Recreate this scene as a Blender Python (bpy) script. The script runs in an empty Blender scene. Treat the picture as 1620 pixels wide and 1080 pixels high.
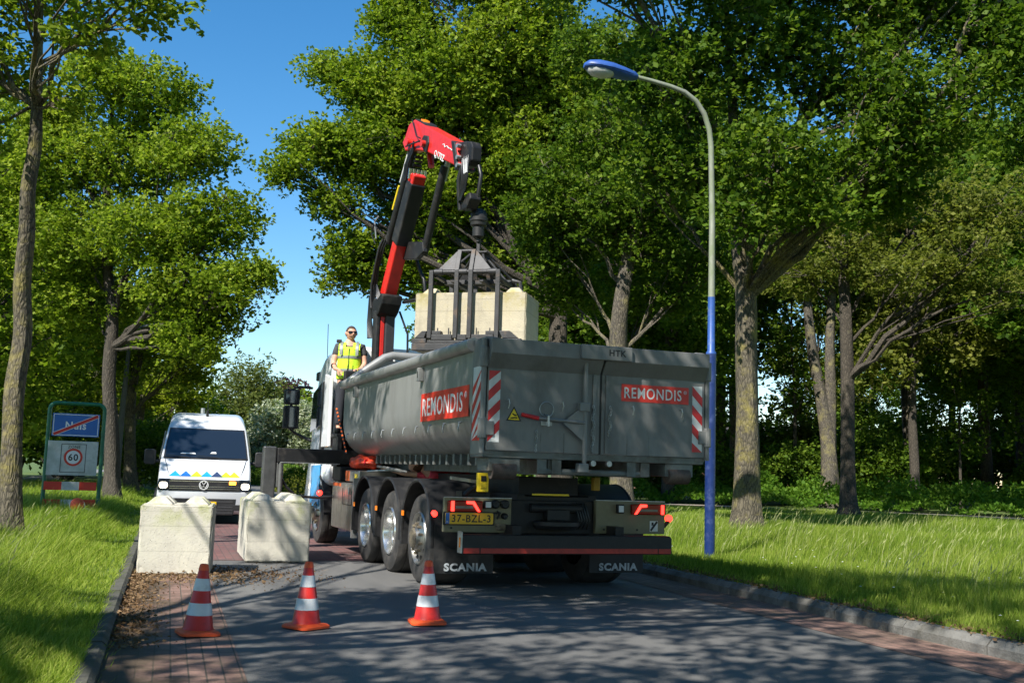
import bpy, bmesh, math, random
import numpy as np
from mathutils import Matrix, Vector
random.seed(7); RNG = np.random.default_rng(7)
sc = bpy.context.scene
COL = sc.collection
R = math.radians

# ------------------------------------------------------------------ camera, sky, sun, exposure
FPX, PITCH, ROLL, CAMH = 1680.0, .122, .031, 1.30
_U = Vector((0, -math.sin(PITCH), math.cos(PITCH))); _F = Vector((0, math.cos(PITCH), math.sin(PITCH))); _X = Vector((1, 0, 0))
_r = _X*math.cos(ROLL) + _U*math.sin(ROLL); _u = _U*math.cos(ROLL) - _X*math.sin(ROLL)
cam = bpy.data.cameras.new('camera'); camo = bpy.data.objects.new('camera', cam); COL.objects.link(camo)
cam.sensor_width = 36; cam.lens = FPX/1620*36; cam.clip_start = .1; cam.clip_end = 4000
m = Matrix((_r, _u, -_F)).transposed().to_4x4(); m.translation = (0, 0, CAMH); camo.matrix_world = m
sc.camera = camo
SUN = Vector((-.375, -.60, .705)).normalized()          # direction towards the sun
EL = math.asin(SUN.z); AZ = math.atan2(SUN.x, SUN.y)
w = bpy.data.worlds.new('World'); sc.world = w; w.use_nodes = True
nt = w.node_tree; bg = nt.nodes['Background']
sky = nt.nodes.new('ShaderNodeTexSky'); sky.sky_type = 'NISHITA'; sky.sun_disc = False
sky.sun_elevation = EL; sky.sun_rotation = AZ % (2*math.pi); sky.air_density = 1.0; sky.dust_density = .15; sky.ozone_density = 2.0
hs_ = nt.nodes.new('ShaderNodeHueSaturation'); hs_.inputs['Saturation'].default_value = 1.36; hs_.inputs['Hue'].default_value = .497; nt.links.new(sky.outputs[0], hs_.inputs['Color']); nt.links.new(hs_.outputs[0], bg.inputs[0]); bg.inputs[1].default_value = .105
sl = bpy.data.lights.new('sun', 'SUN'); sl.energy = 5.0; sl.angle = R(.53); sl.color = (1, .955, .88)
so = bpy.data.objects.new('sun', sl); COL.objects.link(so); so.rotation_euler = SUN.to_track_quat('Z', 'Y').to_euler(); so.location = (-20, -30, 40)
sc.view_settings.view_transform = 'Standard'; sc.view_settings.look = 'None'; sc.view_settings.gamma = 1
sc.view_settings.use_curve_mapping = False; sc.view_settings.exposure = .82
sc.render.engine = 'CYCLES'; sc.cycles.max_bounces = 5; sc.cycles.diffuse_bounces = 2; sc.cycles.transmission_bounces = 3
sc.cycles.glossy_bounces = 2; sc.cycles.transparent_max_bounces = 6; sc.cycles.use_denoising = True
sc.cycles.sample_clamp_indirect = 6

def P(px, py, Y):
    "a point measured in the photograph (1620 px wide) at a distance Y in metres"
    cr, sr = math.cos(ROLL), math.sin(ROLL); u, v = px-810, py-540
    a, b = cr*u+sr*v, -sr*u+cr*v
    cp, sp = math.cos(PITCH), math.sin(PITCH)
    d = Vector((a, cp*FPX+sp*b, sp*FPX-cp*b)); t = Y/d.y
    return Vector((t*d.x, Y, CAMH+t*d.z))

# ------------------------------------------------------------------ materials
def nm(name):
    m = bpy.data.materials.new(name); m.use_nodes = True; t = m.node_tree
    return m, t, t.nodes['Principled BSDF']
def N(t, ty, **k):
    n = t.nodes.new(ty)
    for a, b in k.items():
        if a.startswith('i_'): n.inputs[a[2:].replace('_', ' ')].default_value = b
        else: setattr(n, a, b)
    return n
def ramp(t, src, stops):
    r = t.nodes.new('ShaderNodeValToRGB'); t.links.new(src, r.inputs[0]); e = r.color_ramp.elements
    while len(e) < len(stops): e.new(.5)
    for x, (p, c) in zip(e, stops): x.position = p; x.color = (*c, 1) if len(c) == 3 else c
    return r
def mixc(t, fac, a, b, mode='MIX'):
    n = t.nodes.new('ShaderNodeMix'); n.data_type = 'RGBA'; n.blend_type = mode
    for s, v in ((n.inputs[0], fac), (n.inputs[6], a), (n.inputs[7], b)):
        if hasattr(v, 'is_linked'): t.links.new(v, s)
        elif isinstance(v, (int, float)): s.default_value = v
        else: s.default_value = (*v, 1)
    return n.outputs[2]
def mat(name, c, rough=.5, metal=0, var=.12, dirt=None, dscale=3., damt=(.5, .75), bump=.0, bscale=60, emit=None, estr=0, coat=0, spec=.5, scale=(1, 1, 1)):
    m, t, b = nm(name)
    tc = N(t, 'ShaderNodeTexCoord'); mp = N(t, 'ShaderNodeMapping'); mp.inputs['Scale'].default_value = scale
    t.links.new(tc.outputs['Object'], mp.inputs[0])
    n1 = N(t, 'ShaderNodeTexNoise', i_Scale=dscale*1.7, i_Detail=7., i_Roughness=.65); t.links.new(mp.outputs[0], n1.inputs[0])
    lo = tuple(x*(1-var) for x in c); hi = tuple(min(1, x*(1+var)) for x in c)
    col = ramp(t, n1.outputs[0], [(.35, lo), (.65, hi)]).outputs[0]
    if dirt:
        n2 = N(t, 'ShaderNodeTexNoise', i_Scale=dscale, i_Detail=9., i_Roughness=.7); t.links.new(mp.outputs[0], n2.inputs[0])
        f = ramp(t, n2.outputs[0], [(damt[0], (0, 0, 0)), (damt[1], (1, 1, 1))]).outputs[0]
        col = mixc(t, f, col, dirt)
        rr = ramp(t, n2.outputs[0], [(damt[0], (rough,)*3), (damt[1], (min(1, rough+.3),)*3)]).outputs[0]
        t.links.new(rr, b.inputs['Roughness'])
    else: b.inputs['Roughness'].default_value = rough
    t.links.new(col, b.inputs['Base Color'])
    b.inputs['Metallic'].default_value = metal; b.inputs['Specular IOR Level'].default_value = spec
    b.inputs['Coat Weight'].default_value = coat
    if bump:
        n3 = N(t, 'ShaderNodeTexNoise', i_Scale=bscale, i_Detail=6.); t.links.new(mp.outputs[0], n3.inputs[0])
        bp = N(t, 'ShaderNodeBump', i_Strength=bump, i_Distance=.02); t.links.new(n3.outputs[0], bp.inputs['Height']); t.links.new(bp.outputs[0], b.inputs['Normal'])
    if emit: b.inputs['Emission Color'].default_value = (*emit, 1); b.inputs['Emission Strength'].default_value = estr
    return m
def leafmat(name, a, b_, c, trans=.42, gl=.35):
    "three leaf tints picked per leaf, thin and translucent"
    m, t, b = nm(name); out = t.nodes['Material Output']
    g = N(t, 'ShaderNodeNewGeometry'); tc = N(t, 'ShaderNodeTexCoord')
    n1 = N(t, 'ShaderNodeTexNoise', i_Scale=.55, i_Detail=2.); t.links.new(tc.outputs['Object'], n1.inputs[0])
    mx = N(t, 'ShaderNodeMath', operation='MULTIPLY_ADD'); mx.inputs[1].default_value = .45
    t.links.new(g.outputs['Random Per Island'], mx.inputs[0]); 
    m2 = N(t, 'ShaderNodeMath', operation='MULTIPLY'); m2.inputs[1].default_value = .55; t.links.new(n1.outputs[0], m2.inputs[0]); t.links.new(m2.outputs[0], mx.inputs[2])
    col = ramp(t, mx.outputs[0], [(.22, a), (.5, b_), (.78, c)]).outputs[0]
    t.links.new(col, b.inputs['Base Color']); b.inputs['Roughness'].default_value = max(gl, .55); b.inputs['Specular IOR Level'].default_value = .12
    tr = N(t, 'ShaderNodeBsdfTranslucent'); hs = mixc(t, .5, col, (.95, 1.0, .15), 'MULTIPLY'); 
    br = N(t, 'ShaderNodeVectorMath', operation='SCALE'); br.inputs['Scale'].default_value = 1.9; t.links.new(hs, br.inputs[0]); t.links.new(br.outputs[0], tr.inputs[0])
    ms = N(t, 'ShaderNodeMixShader'); ms.inputs[0].default_value = trans
    t.links.new(b.outputs[0], ms.inputs[1]); t.links.new(tr.outputs[0], ms.inputs[2]); t.links.new(ms.outputs[0], out.inputs[0])
    return m
def barkmat(name, a, b_, lich, lamt=(.52, .66)):
    m, t, b = nm(name); tc = N(t, 'ShaderNodeTexCoord'); mp = N(t, 'ShaderNodeMapping'); mp.inputs['Scale'].default_value = (1, 1, .28)
    t.links.new(tc.outputs['Object'], mp.inputs[0])
    v = N(t, 'ShaderNodeTexVoronoi', i_Scale=22., feature='DISTANCE_TO_EDGE'); n0 = N(t, 'ShaderNodeTexNoise', i_Scale=9., i_Detail=8.)
    wv = N(t, 'ShaderNodeVectorMath', operation='MULTIPLY_ADD'); wv.inputs[1].default_value = (.12, .12, .12)
    t.links.new(mp.outputs[0], n0.inputs[0]); t.links.new(n0.outputs[1], wv.inputs[0]); t.links.new(mp.outputs[0], wv.inputs[2]); t.links.new(wv.outputs[0], v.inputs[0])
    c = ramp(t, v.outputs[0], [(.0, a), (.16, b_)]).outputs[0]
    c = mixc(t, .35, c, ramp(t, n0.outputs[0], [(.3, (.3,)*3), (.7, (1,)*3)]).outputs[0], 'MULTIPLY')
    n1 = N(t, 'ShaderNodeTexNoise', i_Scale=2.2, i_Detail=9., i_Roughness=.72); t.links.new(tc.outputs['Object'], n1.inputs[0])
    f = ramp(t, n1.outputs[0], [(lamt[0], (0,)*3), (lamt[1], (.85,)*3)]).outputs[0]
    t.links.new(mixc(t, f, c, lich), b.inputs['Base Color']); b.inputs['Roughness'].default_value = .9
    bp = N(t, 'ShaderNodeBump', i_Strength=.9, i_Distance=.035); t.links.new(v.outputs[0], bp.inputs['Height']); t.links.new(bp.outputs[0], b.inputs['Normal'])
    return m

M = {}
M['asphalt'] = None
M['container'] = mat('container_paint_shaded', (.19, .192, .186), .45, .1, .07, (.115, .11, .10), 2.2, (.47, .80), .10, 4, scale=(1, 1, .45))  # same grey as the sides, darkened for the tree shade at the rear
M['container_side'] = mat('container_paint_sunlit', (.30, .303, .295), .36, .3, .06, (.17, .165, .15), 2.4, (.47, .82), .10, 3.5, scale=(1, 1, .35))  # lighter copy of the container grey, sunlight put into the side colour
M['frame_grey'] = mat('frame_grey', (.17, .185, .18), .55, .2, .1, (.10, .09, .07), 4, (.45, .7))
M['galv'] = mat('galvanised', (.42, .43, .42), .38, .7, .15, (.25, .24, .22), 8)
M['steel'] = mat('stainless', (.42, .41, .38), .3, .85, .12, (.22, .20, .17), 3, (.42, .72), .05, 30, scale=(1, 3, .7))
M['black'] = mat('black_plastic', (.012, .012, .013), .55, 0, .2, (.05, .047, .042), 4, (.5, .8))
M['blackmetal'] = mat('black_steel', (.012, .012, .013), .55, .2, .2, (.07, .06, .05), 5, (.52, .8))
M['rubber'] = mat('rubber', (.028, .027, .026), .75, 0, .2, (.09, .08, .07), 5, (.45, .8), .2, 40)
M['hose'] = mat('hose_rubber', (.015, .015, .016), .4)
M['grab'] = mat('worn_grab_steel', (.045, .045, .047), .55, .3, .2, (.17, .115, .075), 4.5, (.56, .78), .15, 50)
M['redpaint'] = mat('crane_red', (.60, .018, .010), .4, 0, .08, (.33, .02, .014), 5, (.5, .8), coat=.2)
M['white'] = mat('white_paint', (.78, .79, .79), .25, 0, .03, (.6, .6, .57), 2, (.58, .85), coat=.4)
M['vanwhite'] = mat('van_paint', (.60, .62, .64), .2, 0, .02, (.62, .62, .6), 1.5, (.6, .9), coat=.5)
M['blue'] = mat('bright_blue', (.02, .30, .62), .35)
M['cream'] = mat('cream_chassis', (.20, .18, .10), .5, 0, .1, (.20, .17, .11), 6, (.42, .7))
M['rim'] = mat('polished_rim', (.62, .62, .6), .2, .9, .08, (.35, .33, .3), 6, (.55, .8))
M['hub'] = mat('hub_grime', (.20, .165, .11), .7, .2, .25, (.08, .07, .06), 14, (.45, .65))
M['glass'] = mat('dark_glass', (.012, .018, .028), .04, 0, 0, spec=.9)
M['yellow'] = mat('plate_yellow', (.80, .46, .01), .4, 0, .04)
M['yellow2'] = mat('label_yellow', (.85, .62, .02), .5, 0, .05)
M['ink'] = mat('black_ink', (.012, .012, .012), .5)
M['orange'] = mat('orange', (.75, .12, .01), .5, 0, .12)
M['tarp'] = mat('orange_tarp', (.60, .05, .015), .42, 0, .2, bump=.5, bscale=14)
M['tapewhite'] = mat('reflective_white', (.66, .67, .66), .35, 0, .05, (.5, .5, .48), 5)
M['tapered'] = mat('reflective_red', (.58, .018, .02), .35, 0, .06, (.4, .03, .03), 5)
M['signred'] = mat('sign_red', (.66, .035, .02), .4, 0, .04)
M['signwhite'] = mat('sign_white', (.74, .75, .74), .4, 0, .03)
M['logogrey'] = mat('logo_grey', (.42, .45, .47), .5, 0, .25, (.12, .12, .12), 12, (.5, .7))
M['lensred'] = mat('lens_red', (.28, .004, .004), .15, 0, .05)
M['litred'] = mat('lit_red', (.9, .03, .02), .3, emit=(1, .03, .02), estr=3.2)
M['litamber'] = mat('lit_amber', (1, .35, .02), .3, emit=(1, .36, .03), estr=4)
M['amber'] = mat('amber_lens', (.85, .22, .01), .25)
M['litwhite'] = mat('lit_white', (1, .95, .85), .3, emit=(1, .86, .62), estr=3)
M['chrome'] = mat('chrome', (.75, .75, .76), .12, 1, .03)
M['concrete'] = mat('concrete', (.55, .52, .43), .9, 0, .13, (.35, .33, .23), 2.6, (.48, .74), .35, 45)
M['concrete_old'] = mat('old_concrete', (.43, .385, .29), .92, 0, .2, (.26, .235, .15), 3.5, (.46, .72), .6, 38)
def concretemat(name, c, alg):
    m, t, b = nm(name); tc = N(t, 'ShaderNodeTexCoord'); O = tc.outputs['Object']
    n1 = N(t, 'ShaderNodeTexNoise', i_Scale=3.2, i_Detail=9., i_Roughness=.7); n2 = N(t, 'ShaderNodeTexNoise', i_Scale=48., i_Detail=5.); v = N(t, 'ShaderNodeTexVoronoi', i_Scale=34.)
    mp = N(t, 'ShaderNodeMapping'); mp.inputs['Scale'].default_value = (7, 7, .8); t.links.new(O, mp.inputs[0]); n3 = N(t, 'ShaderNodeTexNoise', i_Scale=1.6, i_Detail=6.); t.links.new(mp.outputs[0], n3.inputs[0])
    for x in (n1, n2, v): t.links.new(O, x.inputs[0])
    col = ramp(t, n1.outputs[0], [(.32, tuple(x*.78 for x in c)), (.62, tuple(x*1.06 for x in c))]).outputs[0]
    col = mixc(t, ramp(t, n3.outputs[0], [(.52, (0,)*3), (.78, (.55,)*3)]).outputs[0], col, tuple(x*.55 for x in c))
    sp = N(t, 'ShaderNodeSeparateXYZ'); t.links.new(O, sp.inputs[0])
    ln = ramp(t, sp.outputs[2], [(.262, (0,)*3), (.268, (.5,)*3), (.275, (0,)*3), (.548, (0,)*3), (.555, (.55,)*3), (.565, (0,)*3), (.715, (0,)*3), (.722, (.4,)*3), (.73, (0,)*3)]).outputs[0]
    col = mixc(t, ln, col, tuple(x*.45 for x in c))
    mm = N(t, 'ShaderNodeMath', operation='MULTIPLY'); t.links.new(ramp(t, n1.outputs[0], [(.47, (0,)*3), (.62, (1,)*3)]).outputs[0], mm.inputs[0]); t.links.new(ramp(t, sp.outputs[2], [(.45, (.08,)*3), (.78, (.9,)*3)]).outputs[0], mm.inputs[1])
    col = mixc(t, mm.outputs[0], col, alg)
    hole = ramp(t, v.outputs[0], [(.10, (1,)*3), (.16, (0,)*3)]).outputs[0]; pk = ramp(t, v.outputs[1], [(.30, (1,)*3), (.34, (0,)*3)]).outputs[0]
    hm = N(t, 'ShaderNodeMath', operation='MULTIPLY'); t.links.new(hole, hm.inputs[0]); t.links.new(pk, hm.inputs[1])
    col = mixc(t, hm.outputs[0], col, tuple(x*.25 for x in c)); t.links.new(col, b.inputs['Base Color']); b.inputs['Roughness'].default_value = .92
    bp = N(t, 'ShaderNodeBump', i_Strength=.35, i_Distance=.012); t.links.new(n2.outputs[0], bp.inputs['Height']); t.links.new(bp.outputs[0], b.inputs['Normal'])
    return m
M['concrete'] = concretemat('concrete', (.56, .53, .45), (.30, .32, .12)); M['concrete_old'] = concretemat('old_concrete', (.47, .42, .31), (.34, .29, .12))
M['moss'] = mat('moss_stain', (.22, .25, .07), .95, 0, .3, (.4, .38, .26), 6, (.5, .6))
M['conered'] = mat('cone_red', (.60, .025, .02), .4, 0, .08, (.32, .03, .025), 9, (.52, .75))
M['coneorange'] = mat('cone_orange', (.86, .10, .02), .5, 0, .08, (.35, .07, .03), 8, (.52, .74))
M['conewhite'] = mat('cone_white', (.62, .64, .66), .3, 0, .05, (.36, .37, .37), 7, (.5, .75))
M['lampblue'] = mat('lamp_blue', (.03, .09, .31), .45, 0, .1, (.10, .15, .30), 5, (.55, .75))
M['postblue_shaded'] = mat('post_blue_shaded', (.008, .026, .12), .4, 0, .1, (.05, .08, .20), 6, (.5, .75))  # lamp blue darkened, the shade on the lower post put into the colour
M['postgrey'] = mat('post_weathered', (.25, .265, .21), .6, .2, .15, (.22, .26, .16), 7, (.42, .62), scale=(1, 1, .5))
M['signgreen'] = mat('sign_green', (.012, .14, .065), .4, 0, .1, (.03, .09, .05), 4)
M['signblue'] = mat('sign_blue', (.012, .12, .42), .35, 0, .05, (.03, .15, .42), 3)
M['whitepanel'] = mat('weathered_panel', (.55, .56, .52), .5, 0, .08, (.36, .38, .32), 3, (.45, .7))
M['lampglass'] = mat('lamp_bowl', (.55, .55, .52), .25, 0, .06)
M['skin'] = mat('skin', (.56, .30, .20), .55, 0, .08)
M['hair'] = mat('hair', (.05, .033, .02), .7, 0, .2, bump=.4, bscale=120)
M['brownhair'] = mat('brown_hair', (.10, .045, .02), .7, 0, .2, bump=.4, bscale=120)
M['hivis'] = mat('hi_vis_yellow', (.56, .86, .03), .7, 0, .06, (.42, .68, .03), 7, (.5, .75), .3, 12)
M['reflgrey'] = mat('vest_reflector', (.25, .27, .25), .4, .3, .08)
M['shirt'] = mat('dark_shirt', (.05, .052, .056), .85, 0, .15, bump=.3, bscale=14)
M['redshirt'] = mat('red_shirt', (.62, .05, .075), .85, 0, .12, bump=.4, bscale=14)
M['trousers'] = mat('work_trousers', (.025, .027, .035), .9, 0, .15, bump=.3, bscale=14)
M['bark'] = barkmat('oak_bark', (.035, .03, .02), (.135, .115, .078), (.26, .22, .05), (.49, .68))
M['bark_grey'] = barkmat('grey_bark', (.035, .03, .024), (.14, .12, .09), (.24, .21, .08), (.50, .68))
M['bark_dark'] = barkmat('dark_bark', (.03, .025, .019), (.085, .07, .052), (.13, .12, .06), (.58, .75))
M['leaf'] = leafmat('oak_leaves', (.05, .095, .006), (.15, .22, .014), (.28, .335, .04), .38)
M['leaf_dark'] = leafmat('shade_tinted_leaves', (.03, .065, .006), (.07, .13, .011), (.17, .235, .026), .36)  # darker copy of the oak leaves, canopy shade put into the colour
M['leaf_light'] = leafmat('young_leaves', (.085, .13, .009), (.17, .22, .016), (.27, .31, .035), .5)
M['leaf_yel'] = leafmat('yellowish_leaves', (.075, .10, .016), (.13, .155, .024), (.22, .23, .05), .42)
M['leaf_olive'] = leafmat('willow_leaves', (.055, .080, .016), (.105, .130, .028), (.165, .185, .05), .3, .5)
M['leaf_white'] = leafmat('blossom_leaves', (.10, .15, .05), (.30, .34, .22), (.62, .63, .52), .25, .6)
M['leaf_copper'] = leafmat('copper_leaves', (.03, .012, .02), (.06, .022, .035), (.10, .045, .06), .25)
M['bramble'] = leafmat('bramble_leaves', (.045, .11, .010), (.09, .18, .018), (.155, .25, .03), .4)
M['hedge'] = leafmat('hedge_leaves', (.07, .14, .02), (.12, .21, .03), (.19, .28, .05), .3)
M['grass'] = leafmat('grass_blades', (.085, .15, .014), (.19, .27, .03), (.34, .38, .09), .42, .5)
M['seed'] = leafmat('grass_seed', (.22, .25, .09), (.30, .33, .13), (.40, .41, .20), .3, .6)
M['litter'] = leafmat('dry_litter', (.09, .05, .025), (.17, .105, .055), (.26, .18, .10), .1, .8)
M['daisy'] = mat('daisy_white', (.8, .8, .75), .7)
M['daisyy'] = mat('daisy_yellow', (.8, .6, .03), .7)

# ------------------------------------------------------------------ mesh builder and object helpers
class MB:
    def __init__(s, xf=None): s.v = []; s.f = []; s.xf = xf
    def add(s, vs, fs):
        o = len(s.v)
        for p in vs:
            p = Vector(p); s.v.append(s.xf @ p if s.xf is not None else p)
        s.f += [tuple(i+o for i in f) for f in fs]; return s
    def box(s, x0, x1, y0, y1, z0, z1):
        return s.add([(x0, y0, z0), (x1, y0, z0), (x1, y1, z0), (x0, y1, z0), (x0, y0, z1), (x1, y0, z1), (x1, y1, z1), (x0, y1, z1)],
                     [(0, 3, 2, 1), (4, 5, 6, 7), (0, 1, 5, 4), (1, 2, 6, 5), (2, 3, 7, 6), (3, 0, 4, 7)])
    def loft(s, rings, cap=True, closed=True):
        n = len(rings[0]); vs = [p for r in rings for p in r]; fs = []
        for i in range(len(rings)-1):
            for j in range(n if closed else n-1):
                a, b = i*n+j, i*n+(j+1) % n
                fs.append((a, b, b+n, a+n))
        if cap and closed: fs += [tuple(range(n))[::-1], tuple(range((len(rings)-1)*n, len(rings)*n))]
        return s.add(vs, fs)
    def prism(s, poly, a, b, ax='y'):
        "2-D polygon extruded along one axis from a to b"
        f = {'y': lambda p, t: (p[0], t, p[1]), 'x': lambda p, t: (t, p[0], p[1]), 'z': lambda p, t: (p[0], p[1], t)}[ax]
        return s.loft([[f(p, a) for p in poly], [f(p, b) for p in poly]])
    def tube(s, pts, r, n=8, cap=True, sx=1.):
        pts = [Vector(p) for p in pts]; k = len(pts); rs = r if isinstance(r, (list, tuple)) else [r]*k
        rings = []; ref = None
        for i, p in enumerate(pts):
            d = (pts[min(i+1, k-1)]-pts[max(i-1, 0)]).normalized()
            if ref is None: ref = d.orthogonal().normalized() if abs(d.z) < .99 else Vector((1, 0, 0))
            u = (ref-d*ref.dot(d)); u = u.normalized() if u.length > 1e-6 else d.orthogonal().normalized(); ref = u; v = d.cross(u)
            rings.append([p+(u*math.cos(2*math.pi*j/n)*sx+v*math.sin(2*math.pi*j/n))*rs[i] for j in range(n)])
        return s.loft(rings, cap)
    def lathe(s, prof, n=24, mx=None, cap=True):
        mx = mx or Matrix()
        return s.loft([[mx @ Vector((r*math.cos(2*math.pi*j/n), r*math.sin(2*math.pi*j/n), z)) for j in range(n)] for r, z in prof], cap)
    def build(s, name, mt, parent=None, smooth=None, bevel=0, kind=None, seg=2):
        me = bpy.data.meshes.new(name); me.from_pydata([tuple(v) for v in s.v], [], s.f); me.materials.append(mt)
        bm = bmesh.new(); bm.from_mesh(me); bmesh.ops.recalc_face_normals(bm, faces=bm.faces); bm.to_mesh(me); bm.free()
        if smooth is not None:
            me.polygons.foreach_set('use_smooth', [True]*len(me.polygons)); me.set_sharp_from_angle(angle=R(smooth))
        o = bpy.data.objects.new(name, me); COL.objects.link(o)
        if parent: o.parent = parent
        if bevel:
            b = o.modifiers.new('bevel', 'BEVEL'); b.width = bevel; b.segments = seg; b.limit_method = 'ANGLE'; b.angle_limit = R(35)
        if kind: o['kind'] = kind
        return o
def tag(o, label=None, cat=None, group=None, kind=None):
    if label: o['label'] = label
    if cat: o['category'] = cat
    if group: o['group'] = group
    if kind: o['kind'] = kind
    return o
def thing(name, label, cat, loc=(0, 0, 0), rz=0, group=None):
    o = bpy.data.objects.new(name, None); COL.objects.link(o); o.location = loc; o.rotation_euler = (0, 0, rz); o.empty_display_size = .2
    return tag(o, label, cat, group)
def dup(root, loc, rz=0, label=None, scale=None):
    r = root.copy(); COL.objects.link(r); r.location = loc; r.rotation_euler = (0, 0, rz)
    if scale: r.scale = scale
    if label: r['label'] = label
    for ch in list(root.children):
        c = ch.copy(); COL.objects.link(c); c.parent = r
        for g in ch.children:
            d = g.copy(); COL.objects.link(d); d.parent = c
    return r
def fastmesh(name, verts, quads, mt, parent=None, kind=None, smooth=False):
    me = bpy.data.meshes.new(name); n = len(verts); q = len(quads); k = quads.shape[1]
    me.vertices.add(n); me.vertices.foreach_set('co', np.ascontiguousarray(verts, dtype=np.float32).ravel())
    me.loops.add(q*k); me.loops.foreach_set('vertex_index', np.ascontiguousarray(quads, dtype=np.int32).ravel())
    me.polygons.add(q); me.polygons.foreach_set('loop_start', np.arange(0, q*k, k, dtype=np.int32))
    me.polygons.foreach_set('use_smooth', np.full(q, smooth))
    me.update(calc_edges=True); me.materials.append(mt)
    o = bpy.data.objects.new(name, me); COL.objects.link(o)
    if parent: o.parent = parent
    if kind: o['kind'] = kind
    return o
def text(body, name, mt, parent, org, right, up, wd, ht, bold=0., depth=.002):
    "lettering fitted to wd x ht metres, centred on org"
    cu = bpy.data.curves.new(name, 'FONT'); cu.body = body; cu.size = 1; cu.space_character = 1.12; cu.offset = bold; cu.resolution_u = 3; cu.extrude = .01
    t = bpy.data.objects.new(name, cu); COL.objects.link(t); bpy.context.view_layer.update()
    me = bpy.data.meshes.new_from_object(t.evaluated_get(bpy.context.evaluated_depsgraph_get()))
    bpy.data.objects.remove(t); bpy.data.curves.remove(cu)
    vs = np.array([v.co[:] for v in me.vertices]); lo, hi = vs.min(0), vs.max(0)
    right = Vector(right).normalized(); up = Vector(up).normalized(); nn = right.cross(up); org = Vector(org)
    for v in me.vertices:
        a = ((v.co.x-lo[0])/(hi[0]-lo[0])-.5)*wd; b = ((v.co.y-lo[1])/(hi[1]-lo[1])-.5)*ht; c = (v.co.z-lo[2])/(hi[2]-lo[2])*depth
        v.co = org+right*a+up*b+nn*c
    me.materials.clear(); me.materials.append(mt); me.name = name
    o = bpy.data.objects.new(name, me); COL.objects.link(o)
    if parent: o.parent = parent
    return o
def rrect(hw, z0, z1, r, n=4, tw=None, cx=0):
    "rounded rectangle ring (x, z), optional narrower top"
    tw = tw or hw; pts = []
    for (sx, z, a0, ww) in ((1, z0, -90, hw), (1, z1, 0, tw), (-1, z1, 90, tw), (-1, z0, 180, hw)):
        for i in range(n+1):
            a = R(a0+90*i/n); zc = z0+r if z == z0 else z1-r
            pts.append((cx+sx*(ww-r)+r*math.cos(a), zc+r*math.sin(a)))
    return pts
# ------------------------------------------------------------------ ground, road, kerbs, paths
RD = Vector((-.3025, .9531)); RN = Vector((.9531, .3025)); RO_ = Vector((-2.4, 6.5)); RW = 6.46; RA = math.atan2(.3025, .9531)
def rs(x, y): return (x-RO_.x)*RN.x+(y-RO_.y)*RN.y, (x-RO_.x)*RD.x+(y-RO_.y)*RD.y
def rw(s, t): return RO_.x+s*RN.x+t*RD.x, RO_.y+s*RN.y+t*RD.y
def sm(x): x = np.clip(x, 0, 1); return x*x*(3-2*x)
def gh(s):
    s = np.asarray(s, float)
    return np.where(s > RW+.1, .11+.2*sm((s-RW-.1)/9), np.where(s < -.1, .05+.09*sm((-s-.1)/2.5), -.05))
def gxy(x, y): return float(gh(rs(x, y)[0]))
def frame(o): o.location = (RO_.x, RO_.y, 0); o.rotation_euler = (0, 0, RA); return o
S = sorted(set([-900, -300, -120, -60, -30, -18, -12, -9, -7, -6, -5, -4, -3, -2.4, -1.8, -1.2, -.8, -.5, -.3, -.12, -.101, -.099, 0, 2, 4, RW, RW+.099, RW+.101, RW+.16]+[RW+x for x in (.5, 1, 1.5, 2, 2.5, 3, 4, 5, 6, 7, 8, 9, 10, 14, 20, 30, 60, 120, 300, 900)]))
T = list(np.arange(-30, 40, .7))+list(np.arange(40, 100, 4))+[120, 160, 240, 400, 700, 1500]; T = [-900, -200, -60]+T
vs = []
for t_ in T:
    for s_ in S:
        z = float(gh(s_)); z += 0 if -.2 < s_ < RW+.2 else .02*math.sin(s_*1.7+t_*.9)*math.sin(t_*.53)
        vs.append((s_, t_, z))
n = len(S); g = MB(); g.add(vs, [(i*n+j, i*n+j+1, (i+1)*n+j+1, (i+1)*n+j) for i in range(len(T)-1) for j in range(n-1)])
m_, t, b = nm('verge_soil'); tc = N(t, 'ShaderNodeTexCoord')
n1 = N(t, 'ShaderNodeTexNoise', i_Scale=1.3, i_Detail=9., i_Roughness=.7); t.links.new(tc.outputs['Object'], n1.inputs[0])
n2 = N(t, 'ShaderNodeTexNoise', i_Scale=35., i_Detail=4.); t.links.new(tc.outputs['Object'], n2.inputs[0])
c = ramp(t, n1.outputs[0], [(.3, (.06, .11, .014)), (.55, (.095, .15, .022)), (.75, (.13, .15, .045))]).outputs[0]
c = mixc(t, .6, c, ramp(t, n2.outputs[0], [(.3, (.45, .45, .45)), (.7, (1, 1, 1))]).outputs[0], 'MULTIPLY')
t.links.new(c, b.inputs['Base Color']); b.inputs['Roughness'].default_value = .95
M['soil'] = m_
frame(g.build('ground', m_, smooth=60, kind='structure'))
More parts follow.
